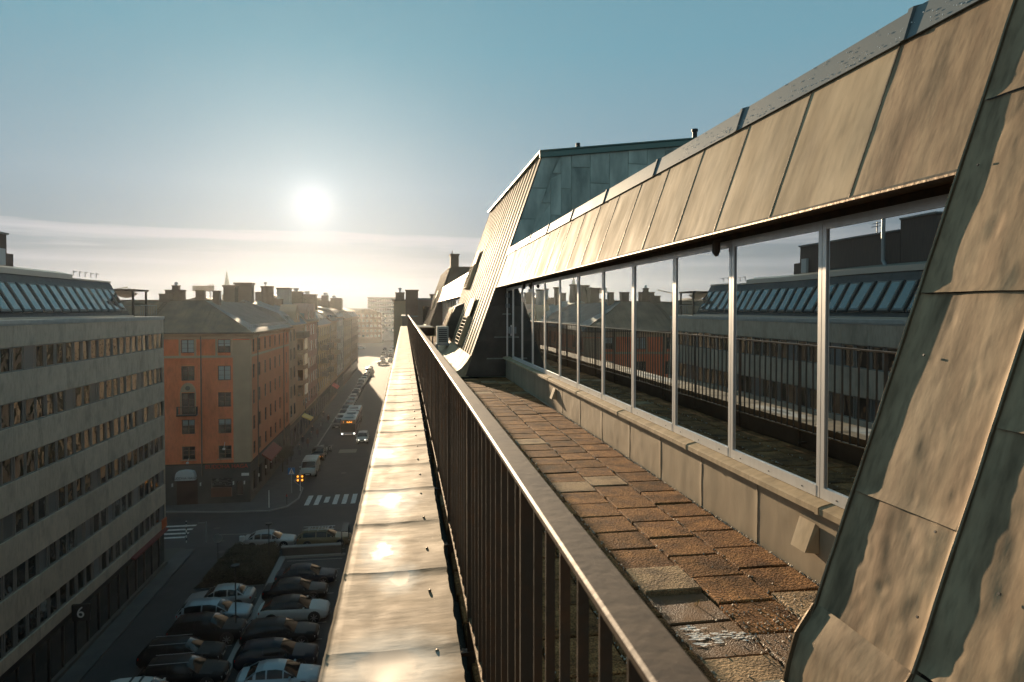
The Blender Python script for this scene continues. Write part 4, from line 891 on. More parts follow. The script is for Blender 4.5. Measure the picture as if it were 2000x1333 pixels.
for y in (82.9, 100.0): one(lambda m: m.bar((OX + .14, y, 3.2), (OX + .14, y, 18.5), .07).bar((OX + .14, y, 18.5), (OX + .42, y, 18.9), .07)).build('drainpipe', CHIM, oc, smooth=40)
# ground floor in grey stone with the restaurant
doorh = [(-24.75, -22.55, .12, 3.0), (-21.1, -18.95, .9, 2.9), (-18.5, -17.8, 1.0, 2.5), (-28.6, -26.4, .9, 3.1), (-32, -30, .9, 3.1)]
wall_with_holes('ground_floor_wall', GREYG, 'y', OY, -38, OX, .1, 4.45, doorh, .3, oc)
wall_with_holes('ground_floor_wall', GREYG, 'x', OX, OY, OYE, .1, 4.45, [(y - .3, y + 1.5, .9, 3.2) for y in sy], .3, oc, -1)
one(lambda m: m.box(-38, OX + .06, OY - .06, OY + .1, 4.45, 4.6).box(OX - .1, OX + .06, OY + .1, OYE, 4.45, 4.6).box(-21.6, -17.3, OY - .05, OY - .003, 3.98, 4.4)).build('ground_floor_band', BARK, oc)
one(lambda m: m.box(-38, OX - .26, OY + .2, OY + .24, .12, 4.4).box(OX - .24, OX - .2, OY + .2, OYE, .12, 4.4)).build('shop_glass', PANEC, oc)
text('BUDDHA HAGA', .62, (-19.5, OY - .06, 4.19), (pi / 2, 0, 0), REDL, oc, sx=1.0)
one(lambda m: m.box(-21.1, -18.95, OY - .3, OY - .02, .9, 1.9)).build('timber_counter', mat('reddish_timber', (.17, .07, .04), .7), oc)
one(lambda m: m.box(-24.75, -22.55, OY + .05, OY + .1, .12, 3.0)).build('door', mat('dark_timber', (.05, .02, .012), .6), oc)
aw = one(lambda m: m.prism([(-24.7, 2.95)] + [(-24.7 + .28 * (1 - cos(pi / 2 * i / 6)) + 0, 2.95 + .95 * sin(pi / 2 * i / 6)) for i in range(1, 7)] + [(-24.42 + 1.5 * i / 6, 3.9 + .12 * sin(pi * i / 6)) for i in range(1, 7)] + [(-22.92 + .3 * sin(pi / 2 * i / 6), 2.95 + .95 * cos(pi / 2 * i / 6)) for i in range(1, 7)], OY - .75, OY - .02, 'y')).build('door_canopy', SIGNW, oc)
text('BUDDHA HAGA', .36, (-23.66, OY - .765, 3.2), (pi / 2, 0, 0), DARKM, aw)
one(lambda m: m.box(-17.95, -17.15, OY - .05, OY - .004, 3.1, 3.4)).build('street_sign', SIGNW, oc)
for x in (-25.1, -22.2, -18.75, -17.6): one(lambda m: m.box(x - .06, x + .06, OY - .3, OY - .18, 2.2, 2.55).box(x - .02, x + .02, OY - .2, OY, 2.5, 2.54)).build('wall_lantern', SIGNW, oc)
for y in (82.4, 86.6, 89.8, 93.2, 96.5): one(lambda m: m.box(OX + .18, OX + .3, y - .06, y + .06, 2.2, 2.55)).build('wall_lantern', SIGNW, oc)
one(lambda m: m.prism([(OX + .02, 4.3), (OX + 1.1, 3.5), (OX + 1.1, 3.3), (OX + .02, 4.1)], 85.2, 92.6, 'y')).build('awning', mat('dark_red_awning', (.2, .03, .02), .8), oc)
one(lambda m: [m.box(x - .15, x + 1.51, OY - .08, OY - .003, 4.98, 5.06) for x in fx[:2]]).build('sill', BEIGE, oc)
for x in (fx[0] + .68, fx[1] + .68): one(lambda m: m.bar((x, OY - .5, 4.85 if x < -22 else 6.3), (x, OY - .02, 5.2 if x < -22 else 6.9), .02).box(x - .12, x + .12, OY - .6, OY - .4, 4.75 if x < -22 else 6.15, 4.9 if x < -22 else 6.3)).build('spotlight', SIGNW, oc)
# hipped roof, L-shaped
e0 = OY - .55; ex = OX + .55; ZE, ZM, ZR = 19.0, 19.45, 22.6
m = MB()
m.add([(-38, e0, ZE), (ex, e0, ZE), (-38, e0 + .9, ZM), (ex - .9, e0 + .9, ZM), (-38, e0 + 6.2, ZR), (-23.2, e0 + 6.2, ZR)], [(0, 1, 3, 2), (2, 3, 5, 4)])
m.add([(-38, e0 + 6.2, ZR), (-23.2, e0 + 6.2, ZR), (-23.2, OYE, ZR), (-38, e0 + 12, ZE), (-29, e0 + 12, ZE), (-29, OYE, ZE)], [(0, 1, 4, 3), (1, 2, 5, 4)])
m.build('roof', COPROOF, oc, fix=False)
r2 = MB().add([(ex, e0, ZE), (ex, OYE, ZE), (ex - .9, e0 + .9, ZM), (ex - .9, OYE, ZM), (-23.2, e0 + 6.2, ZR), (-23.2, OYE, ZR)], [(0, 1, 3, 2), (2, 3, 5, 4)]).build('roof_slope', BLUROOF, oc, fix=False)
for i in range(24):
    x = -37.5 + i * .62
    if x < -23.3: one(lambda m: m.add([(x, e0 + .9, ZM + .01), (x, e0 + 6.2, ZR + .01), (x, e0 + 6.2, ZR + .05), (x, e0 + .9, ZM + .05)], [(0, 1, 2, 3)])).build('standing_seam', COPROOF, oc)
for i in range(9):
    t_ = i / 9; x = -23.2 + t_ * 5.3; y1 = e0 + 6.2 - t_ * 5.3
    one(lambda m: m.add([(x, e0 + .9, ZM + .01), (x, y1, ZM + (ZR - ZM) * (1 - t_) + .01), (x, y1, ZM + (ZR - ZM) * (1 - t_) + .05), (x, e0 + .9, ZM + .05)], [(0, 1, 2, 3)])).build('standing_seam', COPROOF, oc)
me = one(lambda m: m.add([(-23.2, 0, ZR + .01), (ex - .9, 0, ZM + .01), (ex - .9, 0, ZM + .06), (-23.2, 0, ZR + .06)], [(0, 1, 2, 3)])).mesh('standing_seam', BLUROOF)
for i in range(30): link('standing_seam', me, oc, (0, e0 + 6.6 + i * .66, 0))
one(lambda m: m.bar((-23.2, e0 + 6.2, ZR), (-23.2, OYE, ZR), .09, 6).bar((-38, e0 + 6.2, ZR), (-23.2, e0 + 6.2, ZR), .09, 6).bar((-23.2, e0 + 6.2, ZR), (ex - .9, e0 + .9, ZM), .07, 6)).build('ridge_roll', COPROOF, oc)
one(lambda m: m.box(-38, ex, e0 - .12, e0, ZE - .1, ZE + .06).box(ex, ex + .12, e0 - .12, OYE, ZE - .1, ZE + .06)).build('gutter', CHIM, oc)
one(lambda m: [m.bar((ex - .75, e0 + 1 + i * 1.1, ZM - .05), (ex - .75, e0 + 1 + i * 1.1, ZM + .35), .02, 5) for i in range(22)] + [m.box(ex - .77, ex - .73, e0 + 1, OYE - .5, ZM + z, ZM + z + .03) for z in (.18, .34)]).build('snow_rail', GREYM, oc)
ld = one(lambda m: [m.bar((-28.3 + dx, e0 + 1, ZM + .1), (-27.5 + dx, e0 + 5.6, ZR - .25), .025, 5) for dx in (0, .38)] + [m.bar((-28.3 + .8 * t / 14, e0 + 1 + 4.6 * t / 14, ZM + .1 + (ZR - ZM - .35) * t / 14), (-27.92 + .8 * t / 14, e0 + 1 + 4.6 * t / 14, ZM + .1 + (ZR - ZM - .35) * t / 14), .018, 5) for t in range(15)]).build('roof_ladder', BARK, oc)
def chimney(x0, x1, y0, y1, z0, z1, cap=.1, top=None, parent=oc, mt=CHIM):
    o_ = one(lambda m: m.box(x0, x1, y0, y1, z0, z1).box(x0 - .06, x1 + .06, y0 - .06, y1 + .06, z1, z1 + cap)).build('chimney', mt, parent)
    if top:
        cx, cy = (x0 + x1) / 2, (y0 + y1) / 2
        one(lambda m: m.bar((cx, cy, z1 + cap), (cx, cy, z1 + cap + top), .12, 8).bar((cx, cy, z1 + cap + top), (cx, cy, z1 + cap + top + .2), .3, 8, r2=.1)).build('cowl', GREYM, o_)
chimney(-28.1, -26.9, 84.6, 85.8, 21, 23.3); chimney(-27.9, -26.0, 86.0, 87.4, 21, 23.8); chimney(-27.2, -26.5, 86.2, 87.0, 23.9, 24.35, .08, .2)
chimney(-24.4, -23.5, 85.6, 86.6, 21.5, 23.75); chimney(-22.9, -22.2, 87.2, 88.3, 21.5, 23.75)

# ------------------------------------------------------------------ the row of houses down the street
def stone(nm, c, v=.82): return mat(nm, c, .88, col2=tuple(q * v for q in c), nscale=.3, detail=8)
facades = [  # y0, y1, label, wall colour, eaves, ridge, bays, extras
 (105.3, 121.5, 'pink sand house with a stacked bay window, directly beyond the orange corner building', stone('pink_sand_render', (.50, .33, .21)), 18.9, 23.0, 5, 'bay'),
 (121.5, 138.5, 'dusky rose house with a stepped gable, beyond the pink sand house', stone('dusky_rose_render', (.46, .27, .20)), 19.2, 22.6, 5, 'gable'),
 (138.5, 162, 'ochre house with dark iron balconies, halfway down the street row', stone('ochre_render', (.50, .36, .19)), 18.2, 22.8, 7, 'balcony'),
 (162, 178, 'tan house with brown balconies and a small red awning', stone('tan_render', (.45, .32, .19)), 18.6, 22.2, 5, 'balcony'),
 (178, 196, 'pale blue grey house with tall windows between warm coloured neighbours', stone('pale_grey_render', (.42, .42, .38)), 19.4, 22.6, 5, ''),
 (196, 226, 'cream house with a long plain front in the hazy part of the row', stone('cream_render', (.48, .38, .25)), 18.8, 22.4, 8, ''),
 (226, 256, 'light brown end house of the row, before the open sunlit square', stone('light_brown_render', (.40, .29, .19)), 19.0, 22.5, 8, ''),
]
GF = 'houses down the street'
win_me = one(lambda m: m.box(-.06, .02, 0, 1.15, 0, 1.75, 0).add([(.025, .07, .07), (.025, .53, .07), (.025, .53, 1.68), (.025, .07, 1.68)], [(0, 1, 2, 3)], 1).add([(.025, .62, .07), (.025, 1.08, .07), (.025, 1.08, 1.68), (.025, .62, 1.68)], [(0, 1, 2, 3)], 1)).mesh('window', [BROWNF, PANEC])
win_lt = win_me.copy(); win_lt.materials[0] = WHITEF
rg = random.Random(21)
for k, (y0, y1, lab, mt, ze, zr, nb, ext) in enumerate(facades):
    h = empty('street_house', (-22, (y0 + y1) / 2, 0), lab, 'house', GF)
    one(lambda m: m.box(-30, OX, y0 + .02, y1 - .02, 4.3, ze)).build('wall', mt, h)
    one(lambda m: m.box(-30, OX + .03, y0 + .02, y1 - .02, 0, 4.3)).build('ground_floor', GREYG if k % 2 == 0 else mat('brown_stone', (.16, .11, .075), .85), h)
    one(lambda m: m.box(OX - .2, OX + .4, y0 + .02, y1 - .02, ze, ze + .3).box(OX, OX + .15, y0 + .02, y1 - .02, 4.3, 4.5)).build('cornice', BEIGE, h)
    one(lambda m: m.prism([(OX + .45, ze + .3), (OX - 1.6, ze + 2.2), (-23.5, zr), (-30, ze + .3)], y0 + .02, y1 - .02, 'y')).build('roof', COPROOF if k % 2 else BLUROOF, h)
    one(lambda m: m.bar((OX + .12, y1 - .3, 2), (OX + .12, y1 - .3, ze), .08, 6)).build('drainpipe', IRON, h)
    L_ = (y1 - y0) / nb
    for r_ in range(5):
        for i in range(nb):
            if ext == 'bay' and i in (2, 3) : continue
            link('window', win_lt if (k in (1, 4)) and rg.random() < .6 else win_me, h, (OX + .02, y0 + (i + .5) * L_ - .57, 5.3 + r_ * (ze - 6.3) / 4.4))
    for i in range(nb): one(lambda m: m.box(OX + .03, OX + .06, y0 + (i + .2) * L_, y0 + (i + .8) * L_, .9, 3.4)).build('shop_window', PANEC, h)
    if ext == 'bay':
        yb = y0 + 2 * L_ + .2; yc = yb + 2 * L_ - .4
        b_ = MB().prism([(OX - .01, yb), (OX + 1.1, yb + .9), (OX + 1.1, yc - .9), (OX - .01, yc)], 7.2, 17.0, 'z').build('bay_window', mt, h)
        for r_ in range(4):
            zz = 7.8 + r_ * 2.45
            one(lambda m: m.box(OX + 1.1, OX + 1.14, yb + 1.2, yc - 1.2, zz, zz + 1.7)).build('pane', PANEC, b_)
            one(lambda m: m.add([(OX + .22, yb + .15, zz), (OX + .95, yb + .75, zz), (OX + .95, yb + .75, zz + 1.7), (OX + .22, yb + .15, zz + 1.7)], [(0, 1, 2, 3)])).build('pane', PANEC, b_)
        one(lambda m: m.box(OX, OX + 1.3, yb, yc, 17.0, 18.0)).build('bay_balcony', CHIM, h)
    if ext in ('bay', 'gable'):
        for yg in ([(y0 + y1) / 2] if ext == 'bay' else [y0 + 4.5, y1 - 4.5]):
            g_ = one(lambda m: m.prism([(yg - 2.6, ze), (yg - 2.6, ze + .8), (yg - 1.9, ze + 1.0), (yg - 1.3, ze + 2.4), (yg - .5, ze + 3.1), (yg, ze + 3.5), (yg + .5, ze + 3.1), (yg + 1.3, ze + 2.4), (yg + 1.9, ze + 1.0), (yg + 2.6, ze + .8), (yg + 2.6, ze)], OX - 2.5, OX + .06, 'x')).build('gable', mt, h)
            link('window', win_me, g_, (OX + .09, yg - .57, ze + .6), scale=(1, 1, .8))
    if ext == 'balcony':
        for r_ in (1, 2, 3) if k == 2 else (2, 3):
            for q in (2, 5) if k == 2 else (3,):
                yy_ = y0 + q * L_; zz = 5.0 + r_ * (ze - 6.3) / 4.4
                one(lambda m: m.box(OX, OX + 1.2, yy_, yy_ + 3.4, zz, zz + .12).box(OX + 1.15, OX + 1.2, yy_, yy_ + 3.4, zz + .12, zz + 1.05).box(OX, OX + 1.2, yy_, yy_ + .05, zz + .12, zz + 1.05).box(OX, OX + 1.2, yy_ + 3.35, yy_ + 3.4, zz + .12, zz + 1.05)).build('balcony', IRON if k == 2 else CHIM, h)
    for i in range(rg.randint(2, 4)):
        yc = y0 + (i + .5) * (y1 - y0) / 4 + rg.uniform(-1, 1); xc = rg.uniform(-25, -21); w_ = rg.uniform(.8, 1.8)
        chimney(xc - w_, xc, yc, yc + rg.uniform(.9, 2), ze + 1, zr + rg.uniform(.6, 2.0), .12, .3 if rg.random() < .5 else None, h, CHIM)
    for i in range(3):
        yc = y0 + (i + .5) * (y1 - y0) / 3; one(lambda m: m.prism([(OX - .4, ze + .6), (OX - .4, ze + 1.7), (OX - 2.4, ze + 2.0), (OX - 2.4, ze + .6)], yc - .6, yc + .6, 'y')).build('dormer', BLUROOF, h)
    if k == 3: one(lambda m: m.prism([(OX + .05, 3.9), (OX + 1.3, 3.1), (OX + 1.3, 2.9), (OX + .05, 3.7)], y0 + 3, y0 + 8, 'y')).build('awning', REDL, h)
    if k == 0: one(lambda m: m.prism([(OX + .05, 3.9), (OX + 1.5, 3.2), (OX + 1.5, 3.0), (OX + .05, 3.7)], y1 - 4, y1 - 1, 'y')).build('awning', YELLOW, h)
# taller volumes standing behind the row
def tower(name, lab, cat, x0, x1, y0, y1, z1, mt, top=None, grp=None):
    o_ = empty(name, ((x0 + x1) / 2, (y0 + y1) / 2, 0), lab, cat, grp)
    one(lambda m: m.box(x0, x1, y0, y1, 0, z1)).build('wall', mt, o_)
    one(lambda m: m.box(x0 - .15, x1 + .15, y0 - .15, y1 + .15, z1, z1 + .25)).build('parapet', CHIM, o_)
    if top: one(lambda m: m.bar((top[0], top[1], z1), (top[0], top[1], z1 + top[2]), .35, 8).bar((top[0], top[1], z1 + top[2]), (top[0], top[1], z1 + top[2] + .5), .6, 8)).build('cowl', GREYM, o_)
    return o_
tower('stair_tower', 'brown flat topped roof block under the church spire, left of its taller neighbour', 'tower block', -25.1, -23.6, 101, 103, 24.75, stone('brown_tower_render', (.16, .12, .085)))
tower('stair_tower', 'tall brown roof block with rounded top line right of the church spire', 'tower block', -25.0, -22.6, 107, 109, 25.35, stone('brown_tower_render', (.16, .12, .085)))
ct_ = empty('round_chimney', (-20.2, 118, 22), 'round capped chimney drum standing on the roofs behind the orange building', 'chimney')
one(lambda m: m.bar((-22.4, 118, 19), (-22.4, 118, 25.2), .98, 18).bar((-22.4, 118, 25.2), (-22.4, 118, 25.45), 1.1, 18)).build('drum', CHIM, ct_, smooth=40)
one(lambda m: m.bar((-22.7, 118, 25.4), (-22.7, 118, 25.8), .1).bar((-22.7, 118, 25.8), (-22.7, 118, 26.1), .3, 8, r2=.25)).build('cowl', GREYM, ct_)
tower('stair_tower', 'grey blue roof block with two ribs above the hazy houses', 'tower block', -23.4, -21.2, 132, 135, 25.4, stone('grey_tower_render', (.3, .3, .28)))
for i, (x0, x1, y, z) in enumerate(((-23.8, -21.6, 150, 25.2), (-24.5, -21.4, 172, 25.1), (-22.8, -21.2, 196, 25.3), (-23.4, -20, 225, 25.1), (-24, -21.5, 244, 24.8))):
    tower('roof_house', ['square brick coloured attic block above the ochre house', 'attic block above the tan house with balconies', 'attic block above the pale blue grey house', 'attic block above the long cream house', 'attic block above the light brown end house'][i], 'attic', x0, x1, y, y + 3, z, CHIM, (x0 + 1, y + 1, .5))

# ------------------------------------------------------------------ skyline and the far end of the street
def far_block(lab, x0, x1, y0, y1, z1, mt, nb, grp='far buildings on the skyline', pitched=False):
    o_ = empty('far_building', ((x0 + x1) / 2, (y0 + y1) / 2, 0), lab, 'building', grp)
    one(lambda m: m.box(x0, x1, y0, y1, 0, z1)).build('wall', mt, o_)
    if pitched: one(lambda m: m.prism([(x0 - .4, z1), (x1 + .4, z1), ((x0 + x1) / 2 + 2, z1 + pitched), ((x0 + x1) / 2 - 2, z1 + pitched)], y0 - .3, y1 + .3, 'y')).build('roof', COPROOF, o_)
    else: one(lambda m: m.box(x0 - .3, x1 + .3, y0 - .3, y1 + .3, z1, z1 + .5)).build('roof', CHIM, o_)
    wme = cached('farwin', lambda: one(lambda m: m.box(0, 1.5, -.05, .1, 0, 1.7)).mesh('window', PANEC))
    for r_ in range(max(1, int((z1 - 3) / 3.3))):
        for i in range(nb):
            link('window', wme, o_, (x0 + (i + .5) * (x1 - x0) / nb - .75, y0 - .04, z1 - 2.6 - r_ * 3.3))
    return o_
WH_ = stone('far_pale_render', (.55, .54, .5)); BR_ = stone('far_brick', (.26, .17, .12)); YE_ = stone('far_ochre', (.42, .31, .18))
far_block('long white slab block standing alone on the horizon at the street end', -26.5, -6, 508, 520, 30.3, WH_, 12, None)
far_block('ochre block closing the far end of the square', -62, -34, 470, 486, 21.0, YE_, 9, pitched=3)
far_block('brown block beside the road at the far end of the square', -33, -15, 455, 470, 19.5, BR_, 7, pitched=2.5)
far_block('pale block straight behind the sunlit traffic', -14, -2, 490, 502, 19.0, WH_, 5)
bl_ = [(-220, -190, 380, 24.2, 'low brick building far left behind the pergola'), (-186, -165, 400, 26.2, 'flat pale building left of the crane'), (-160, -140, 360, 24.0, 'brick building right of the crane'),
       (-136, -120, 330, 25.0, 'ochre building left of the lattice mast'), (-118, -100, 390, 26.0, 'pale building behind the orange building chimneys'), (-95, -78, 300, 25.5, 'brick building behind the two chimneys'),
       (-74, -60, 420, 29, 'pale tall building right of the spire'), (-70, -58, 340, 26.5, 'ochre building between the spire and the hazy row'), (-56, -44, 380, 27.5, 'brick building above the hazy row'), (-46, -38, 300, 25.2, 'small ochre building above the hazy row')]
for i, (x0, x1, y, z, lab) in enumerate(bl_): far_block(lab, x0, x1, y, y + 14, z, [BR_, WH_, YE_][i % 3], 6, pitched=[0, 2.5, 0][i % 3])
sp = empty('church_spire', (-97, 398, 0), 'slender church spire rising behind the brown roof blocks', 'church spire')
one(lambda m: m.box(-99.2, -94.8, 396, 400, 0, 30)).build('tower', BR_, sp)
one(lambda m: m.bar((-97, 398, 30), (-97, 398, 43.2), 2.3, 8, r2=.08)).build('spire', GREENCU, sp)
ms = empty('lattice_mast', (-87, 330, 0), 'thin lattice mast with antennas beside the capped chimney', 'mast')
one(lambda m: [m.bar((-87 + dx, 330 + dy, 20), (-87 + dx, 330 + dy, 33.5), .12, 4) for dx in (-.7, .7) for dy in (-.7, .7)] + [m.bar((-87.7, 329.3, 21 + i * 1.4), (-86.3, 329.3, 22.4 + i * 1.4), .08, 4) for i in range(9)] + [m.box(-88.3, -85.7, 329, 331, 31.5, 31.8)]).build('lattice', GREYM, ms)
for dx in (-1.4, -.5, .5, 1.3): one(lambda m: m.box(-87 + dx, -93.7 + dx, 329, 329.3, 30, 32.6)).build('antenna', SIGNW, ms)
cn = empty('tower_crane', (-165, 420, 0), 'small tower crane with a raised jib on the far left horizon', 'crane')
one(lambda m: m.box(-165.5, -164.5, 419.5, 420.5, 0, 33)).build('mast', GREYM, cn)
one(lambda m: m.bar((-168, 420, 32.2), (-156, 420, 34.6), .5, 4).bar((-165, 420, 33), (-165, 420, 36), .3, 4)).build('jib', GREYM, cn)
# buildings on our own side beyond the terrace
nb_ = empty('neighbour_house', (6, 68, 0), 'dark rendered neighbour house just beyond the end of the terrace', 'house')
one(lambda m: m.box(1.2, 12, 60.5, 78, 0, 22.4).box(-.2, 1.2, 60.5, 78, 0, 20.9)).build('wall', stone('dark_render', (.16, .13, .1)), nb_)
chimney(.1, 1.2, 61, 62.4, 20.8, 23.2, .1, None, nb_); chimney(2.4, 3.4, 64, 66, 22.3, 22.9, .1, None, nb_)
one(lambda m: m.box(1.15, 12.1, 60.4, 78.1, 22.4, 22.55).box(-.3, 1.15, 60.4, 78.1, 20.9, 21.0)).build('coping', BLUECAP, nb_)
for i in range(3): one(lambda m: m.box(1.6 + i * 1.5, 2.5 + i * 1.5, 60.44, 60.5, 20.4, 21.8)).build('window', PANEC, nb_)
nb2 = empty('neighbour_house', (4, 100, 0), 'brown hazy house with a flat roof, second beyond the terrace end', 'house')
one(lambda m: m.box(-1.3, 12, 84, 120, 0, 22.6)).build('wall', stone('tan_render', (.45, .32, .19)), nb2)
chimney(-1.1, 0, 86, 88, 22.5, 23.6, .1, .4, nb2)
one(lambda m: m.box(-1.5, 12, 83.8, 120.2, 22.6, 22.8)).build('roof', COPROOF, nb2)
for i in range(5):
    for r_ in range(6): one(lambda m: m.box(-1.34, -1.28, 86 + i * 6.6, 87.2 + i * 6.6, 4.6 + r_ * 3, 6.3 + r_ * 3)).build('window', PANEC, nb2)
nb3 = empty('neighbour_house', (5, 190, 0), 'long pale house lost in the haze on the right of the street', 'house')
one(lambda m: m.box(-.8, 12, 122, 262, 0, 20.6)).build('wall', YE_, nb3)
one(lambda m: m.prism([(-1, 20.6), (12, 20.6), (9, 23), (3, 23)], 122, 262, 'y')).build('roof', COPROOF, nb3)

# ------------------------------------------------------------------ vehicles
def paint(nm, c, metal=.3): return mat('paint_' + nm, c, .38, metal, coat=0, spec=.12)
PT = dict(silver=paint('silver', (.30, .31, .31), .5), white=paint('white', (.5, .5, .48), 0), black=paint('black', (.008, .008, .009), .0), navy=paint('navy', (.01, .014, .024), .1), grey=paint('grey', (.08, .083, .086), .4),
          bluesil=paint('blue_silver', (.26, .31, .34), .6), olive=paint('olive', (.16, .13, .075), .3), pale=paint('pale', (.5, .5, .47), .1))
def lerp(tab, y):
    for (a, *p), (b, *q) in zip(tab[:-1], tab[1:]):
        if a <= y <= b:
            t_ = (y - a) / (b - a) if b > a else 0; return [u + (v - u) * t_ for u, v in zip(p, q)]
    return list(tab[-1][1:] if y > tab[-1][0] else tab[0][1:])
SH = {  # length, half width, body: (y, low, belt, width factor), cabin: (y, roof height, top width)
 'saloon': (4.6, .90, [(-2.3, .42, .62, .80), (-2.2, .26, .72, .90), (-1.7, .2, .80, .985), (-.9, .18, .89, 1), (.4, .18, .93, 1), (1.5, .2, .97, .99), (2.1, .24, .96, .93), (2.3, .4, .80, .82)],
            [(-1.05, .90, .80), (-.35, 1.33, .64), (.1, 1.42, .62), (.8, 1.41, .62), (1.2, 1.32, .62), (1.75, .97, .72)]),
 'suv': (4.65, .94, [(-2.32, .45, .75, .80), (-2.2, .30, .88, .91), (-1.6, .26, .98, .985), (-.9, .25, 1.04, 1), (.6, .25, 1.07, 1), (1.6, .26, 1.09, .99), (2.15, .32, 1.08, .94), (2.32, .5, .95, .86)],
         [(-1.1, 1.04, .84), (-.35, 1.52, .68), (.2, 1.62, .66), (1.4, 1.58, .66), (1.8, 1.48, .66), (2.2, 1.10, .78)]),
 'estate': (4.75, .91, [(-2.38, .42, .64, .80), (-2.25, .26, .75, .90), (-1.7, .2, .84, .985), (-.9, .18, .92, 1), (.6, .18, .96, 1), (1.6, .2, .98, .99), (2.2, .26, .98, .93), (2.38, .4, .86, .85)],
            [(-1.0, .93, .80), (-.3, 1.37, .65), (.2, 1.47, .63), (1.5, 1.44, .63), (1.85, 1.34, .63), (2.28, .99, .75)]),
 'coupe': (4.7, .94, [(-2.35, .40, .66, .78), (-2.2, .26, .80, .90), (-1.6, .22, .93, .985), (-.9, .22, .97, 1), (.6, .22, 1.0, 1), (1.6, .22, 1.04, .99), (2.15, .3, 1.04, .92), (2.35, .5, .88, .82)],
           [(-1.1, .97, .84), (-.35, 1.43, .66), (.2, 1.53, .64), (.9, 1.50, .62), (1.5, 1.34, .62), (2.1, 1.05, .72)]),
 'van': (5.2, .98, [(-2.6, .45, .75, .84), (-2.45, .3, .95, .93), (-2.0, .26, 1.15, .99), (-1.5, .25, 1.25, 1), (0, .25, 1.25, 1), (1.5, .25, 1.25, 1), (2.5, .28, 1.25, 1), (2.6, .4, 1.25, .98)],
         [(-1.95, 1.18, .88), (-1.25, 1.85, .78), (-.9, 1.95, .80), (1.5, 1.97, .82), (2.4, 1.95, .82), (2.57, 1.8, .84)]),
}
def car(kind, color, name, label, cat, loc, rz, group=None, lights='off', roof=None, detail=True):
    Lc, HW, body, cab = SH[kind]; pm = PT[color]
    root = empty(name, loc, label, cat, group)
    def bld(m, nm, mt, parent=root, smooth=None, fix=True):
        me = m.mesh(nm, mt, smooth, (0, 0, 0), fix); return link(nm, me, parent, (0, 0, 0), absolute=False)
    ysb = sorted({*[b[0] for b in body], *[-Lc / 2 + Lc * i / 22 for i in range(23)]})
    m = MB(); prof = []
    for y in ysb:
        lo, be, wf = lerp(body, y); w_ = HW * wf; hgt = be - lo
        q = [(w_ * .90, lo), (w_ * .985, lo + hgt * .18), (w_, lo + hgt * .42), (w_ * .99, lo + hgt * .68), (w_ * .955, lo + hgt * .9), (w_ * .90, be), (w_ * .5, be + .035), (0, be + .045)]
        row = [(x, y, z) for x, z in q] + [(-x, y, z) for x, z in q[-2::-1]]; prof.append(row)
    n = len(prof[0]); vs = [p for r_ in prof for p in r_]
    fs = [(i * n + k, i * n + k + 1, (i + 1) * n + k + 1, (i + 1) * n + k) for i in range(len(prof) - 1) for k in range(n - 1)] + [tuple(range(n)), tuple((len(prof) - 1) * n + k for k in range(n - 1, -1, -1))]
    fs += [(i * n, (i + 1) * n, (i + 2) * n - 1, (i + 1) * n - 1) for i in range(len(prof) - 1)]
    bo = bld(m.add(vs, fs), 'body', pm, smooth=45)
    # cabin: dark glass block and a painted roof with pillars
    g = MB(); rows_ = []
    c0, c1 = cab[0][0], cab[-1][0]
    ysc = sorted({*[c[0] for c in cab], *[c0 + (c1 - c0) * i / 14 for i in range(15)]})
    for y in ysc:
        z, tw = lerp(cab, y); be = lerp(body, y)[1]; bw = HW * .87
        f_ = min(1, max(0, (z - be) / .4)); tw_ = bw + (HW * tw / .9 - bw) * f_ if f_ < 1 else HW * tw / .9
        rows_.append([(bw, y, be - .02), (tw_ + (bw - tw_) * .5, y, be + (z - be) * .55), (tw_, y, z - .05 * f_), (tw_ * .86, y, z), (0, y, z + .025)] + [(-tw_ * .86, y, z), (-tw_, y, z - .05 * f_), (-(tw_ + (bw - tw_) * .5), y, be + (z - be) * .55), (-bw, y, be - .02)])
    n2 = 9; vs = [p for r_ in rows_ for p in r_]
    fs = [(i * n2 + k, i * n2 + k + 1, (i + 1) * n2 + k + 1, (i + 1) * n2 + k) for i in range(len(rows_) - 1) for k in range(n2 - 1)]
    bld(g.add(vs, fs), 'window', CARGL if kind != 'van' else CARGL, smooth=40)
    r_ = MB(); ra = [y for y in ysc if cab[1][0] <= y <= cab[-2][0]]
    sh_ = lambda p, d=.006: (p[0] * (1 + d), p[1], p[2] + d)
    rr_ = [[sh_(rows_[ysc.index(y)][k]) for k in range(2 if kind != 'van' or y < -.9 else 0, 7 if kind != 'van' or y < -.9 else 9)] for y in ra]
    for A, B in zip(rr_[:-1], rr_[1:]):
        if len(A) == len(B): nA = len(A); r_.add(A + B, [(k, k + 1, nA + k + 1, nA + k) for k in range(nA - 1)])
    def strip(i0, i1, wd):
        for sgn in (0, 1):
            pts = []
            for y in (i0, i1):
                z, tw = lerp(cab, y); row = rows_[min(range(len(ysc)), key=lambda q: abs(ysc[q] - y))]
                pts.append(row)
            A, B = pts; idx = [0, 1, 2] if sgn == 0 else [8, 7, 6]
            for q in range(2):
                a1, a2 = sh_(A[idx[q]], .008), sh_(A[idx[q + 1]], .008)
                r_.add([a1, (a1[0], a1[1] + wd, a1[2]), (a2[0], a2[1] + wd, a2[2]), a2], [(0, 1, 2, 3)])
    midp = cab[1][0] + .95
    for yp, wd in ((cab[1][0] + .0, .07), (midp, .09), (cab[-2][0] - .06, .16)): strip(yp, yp, wd)
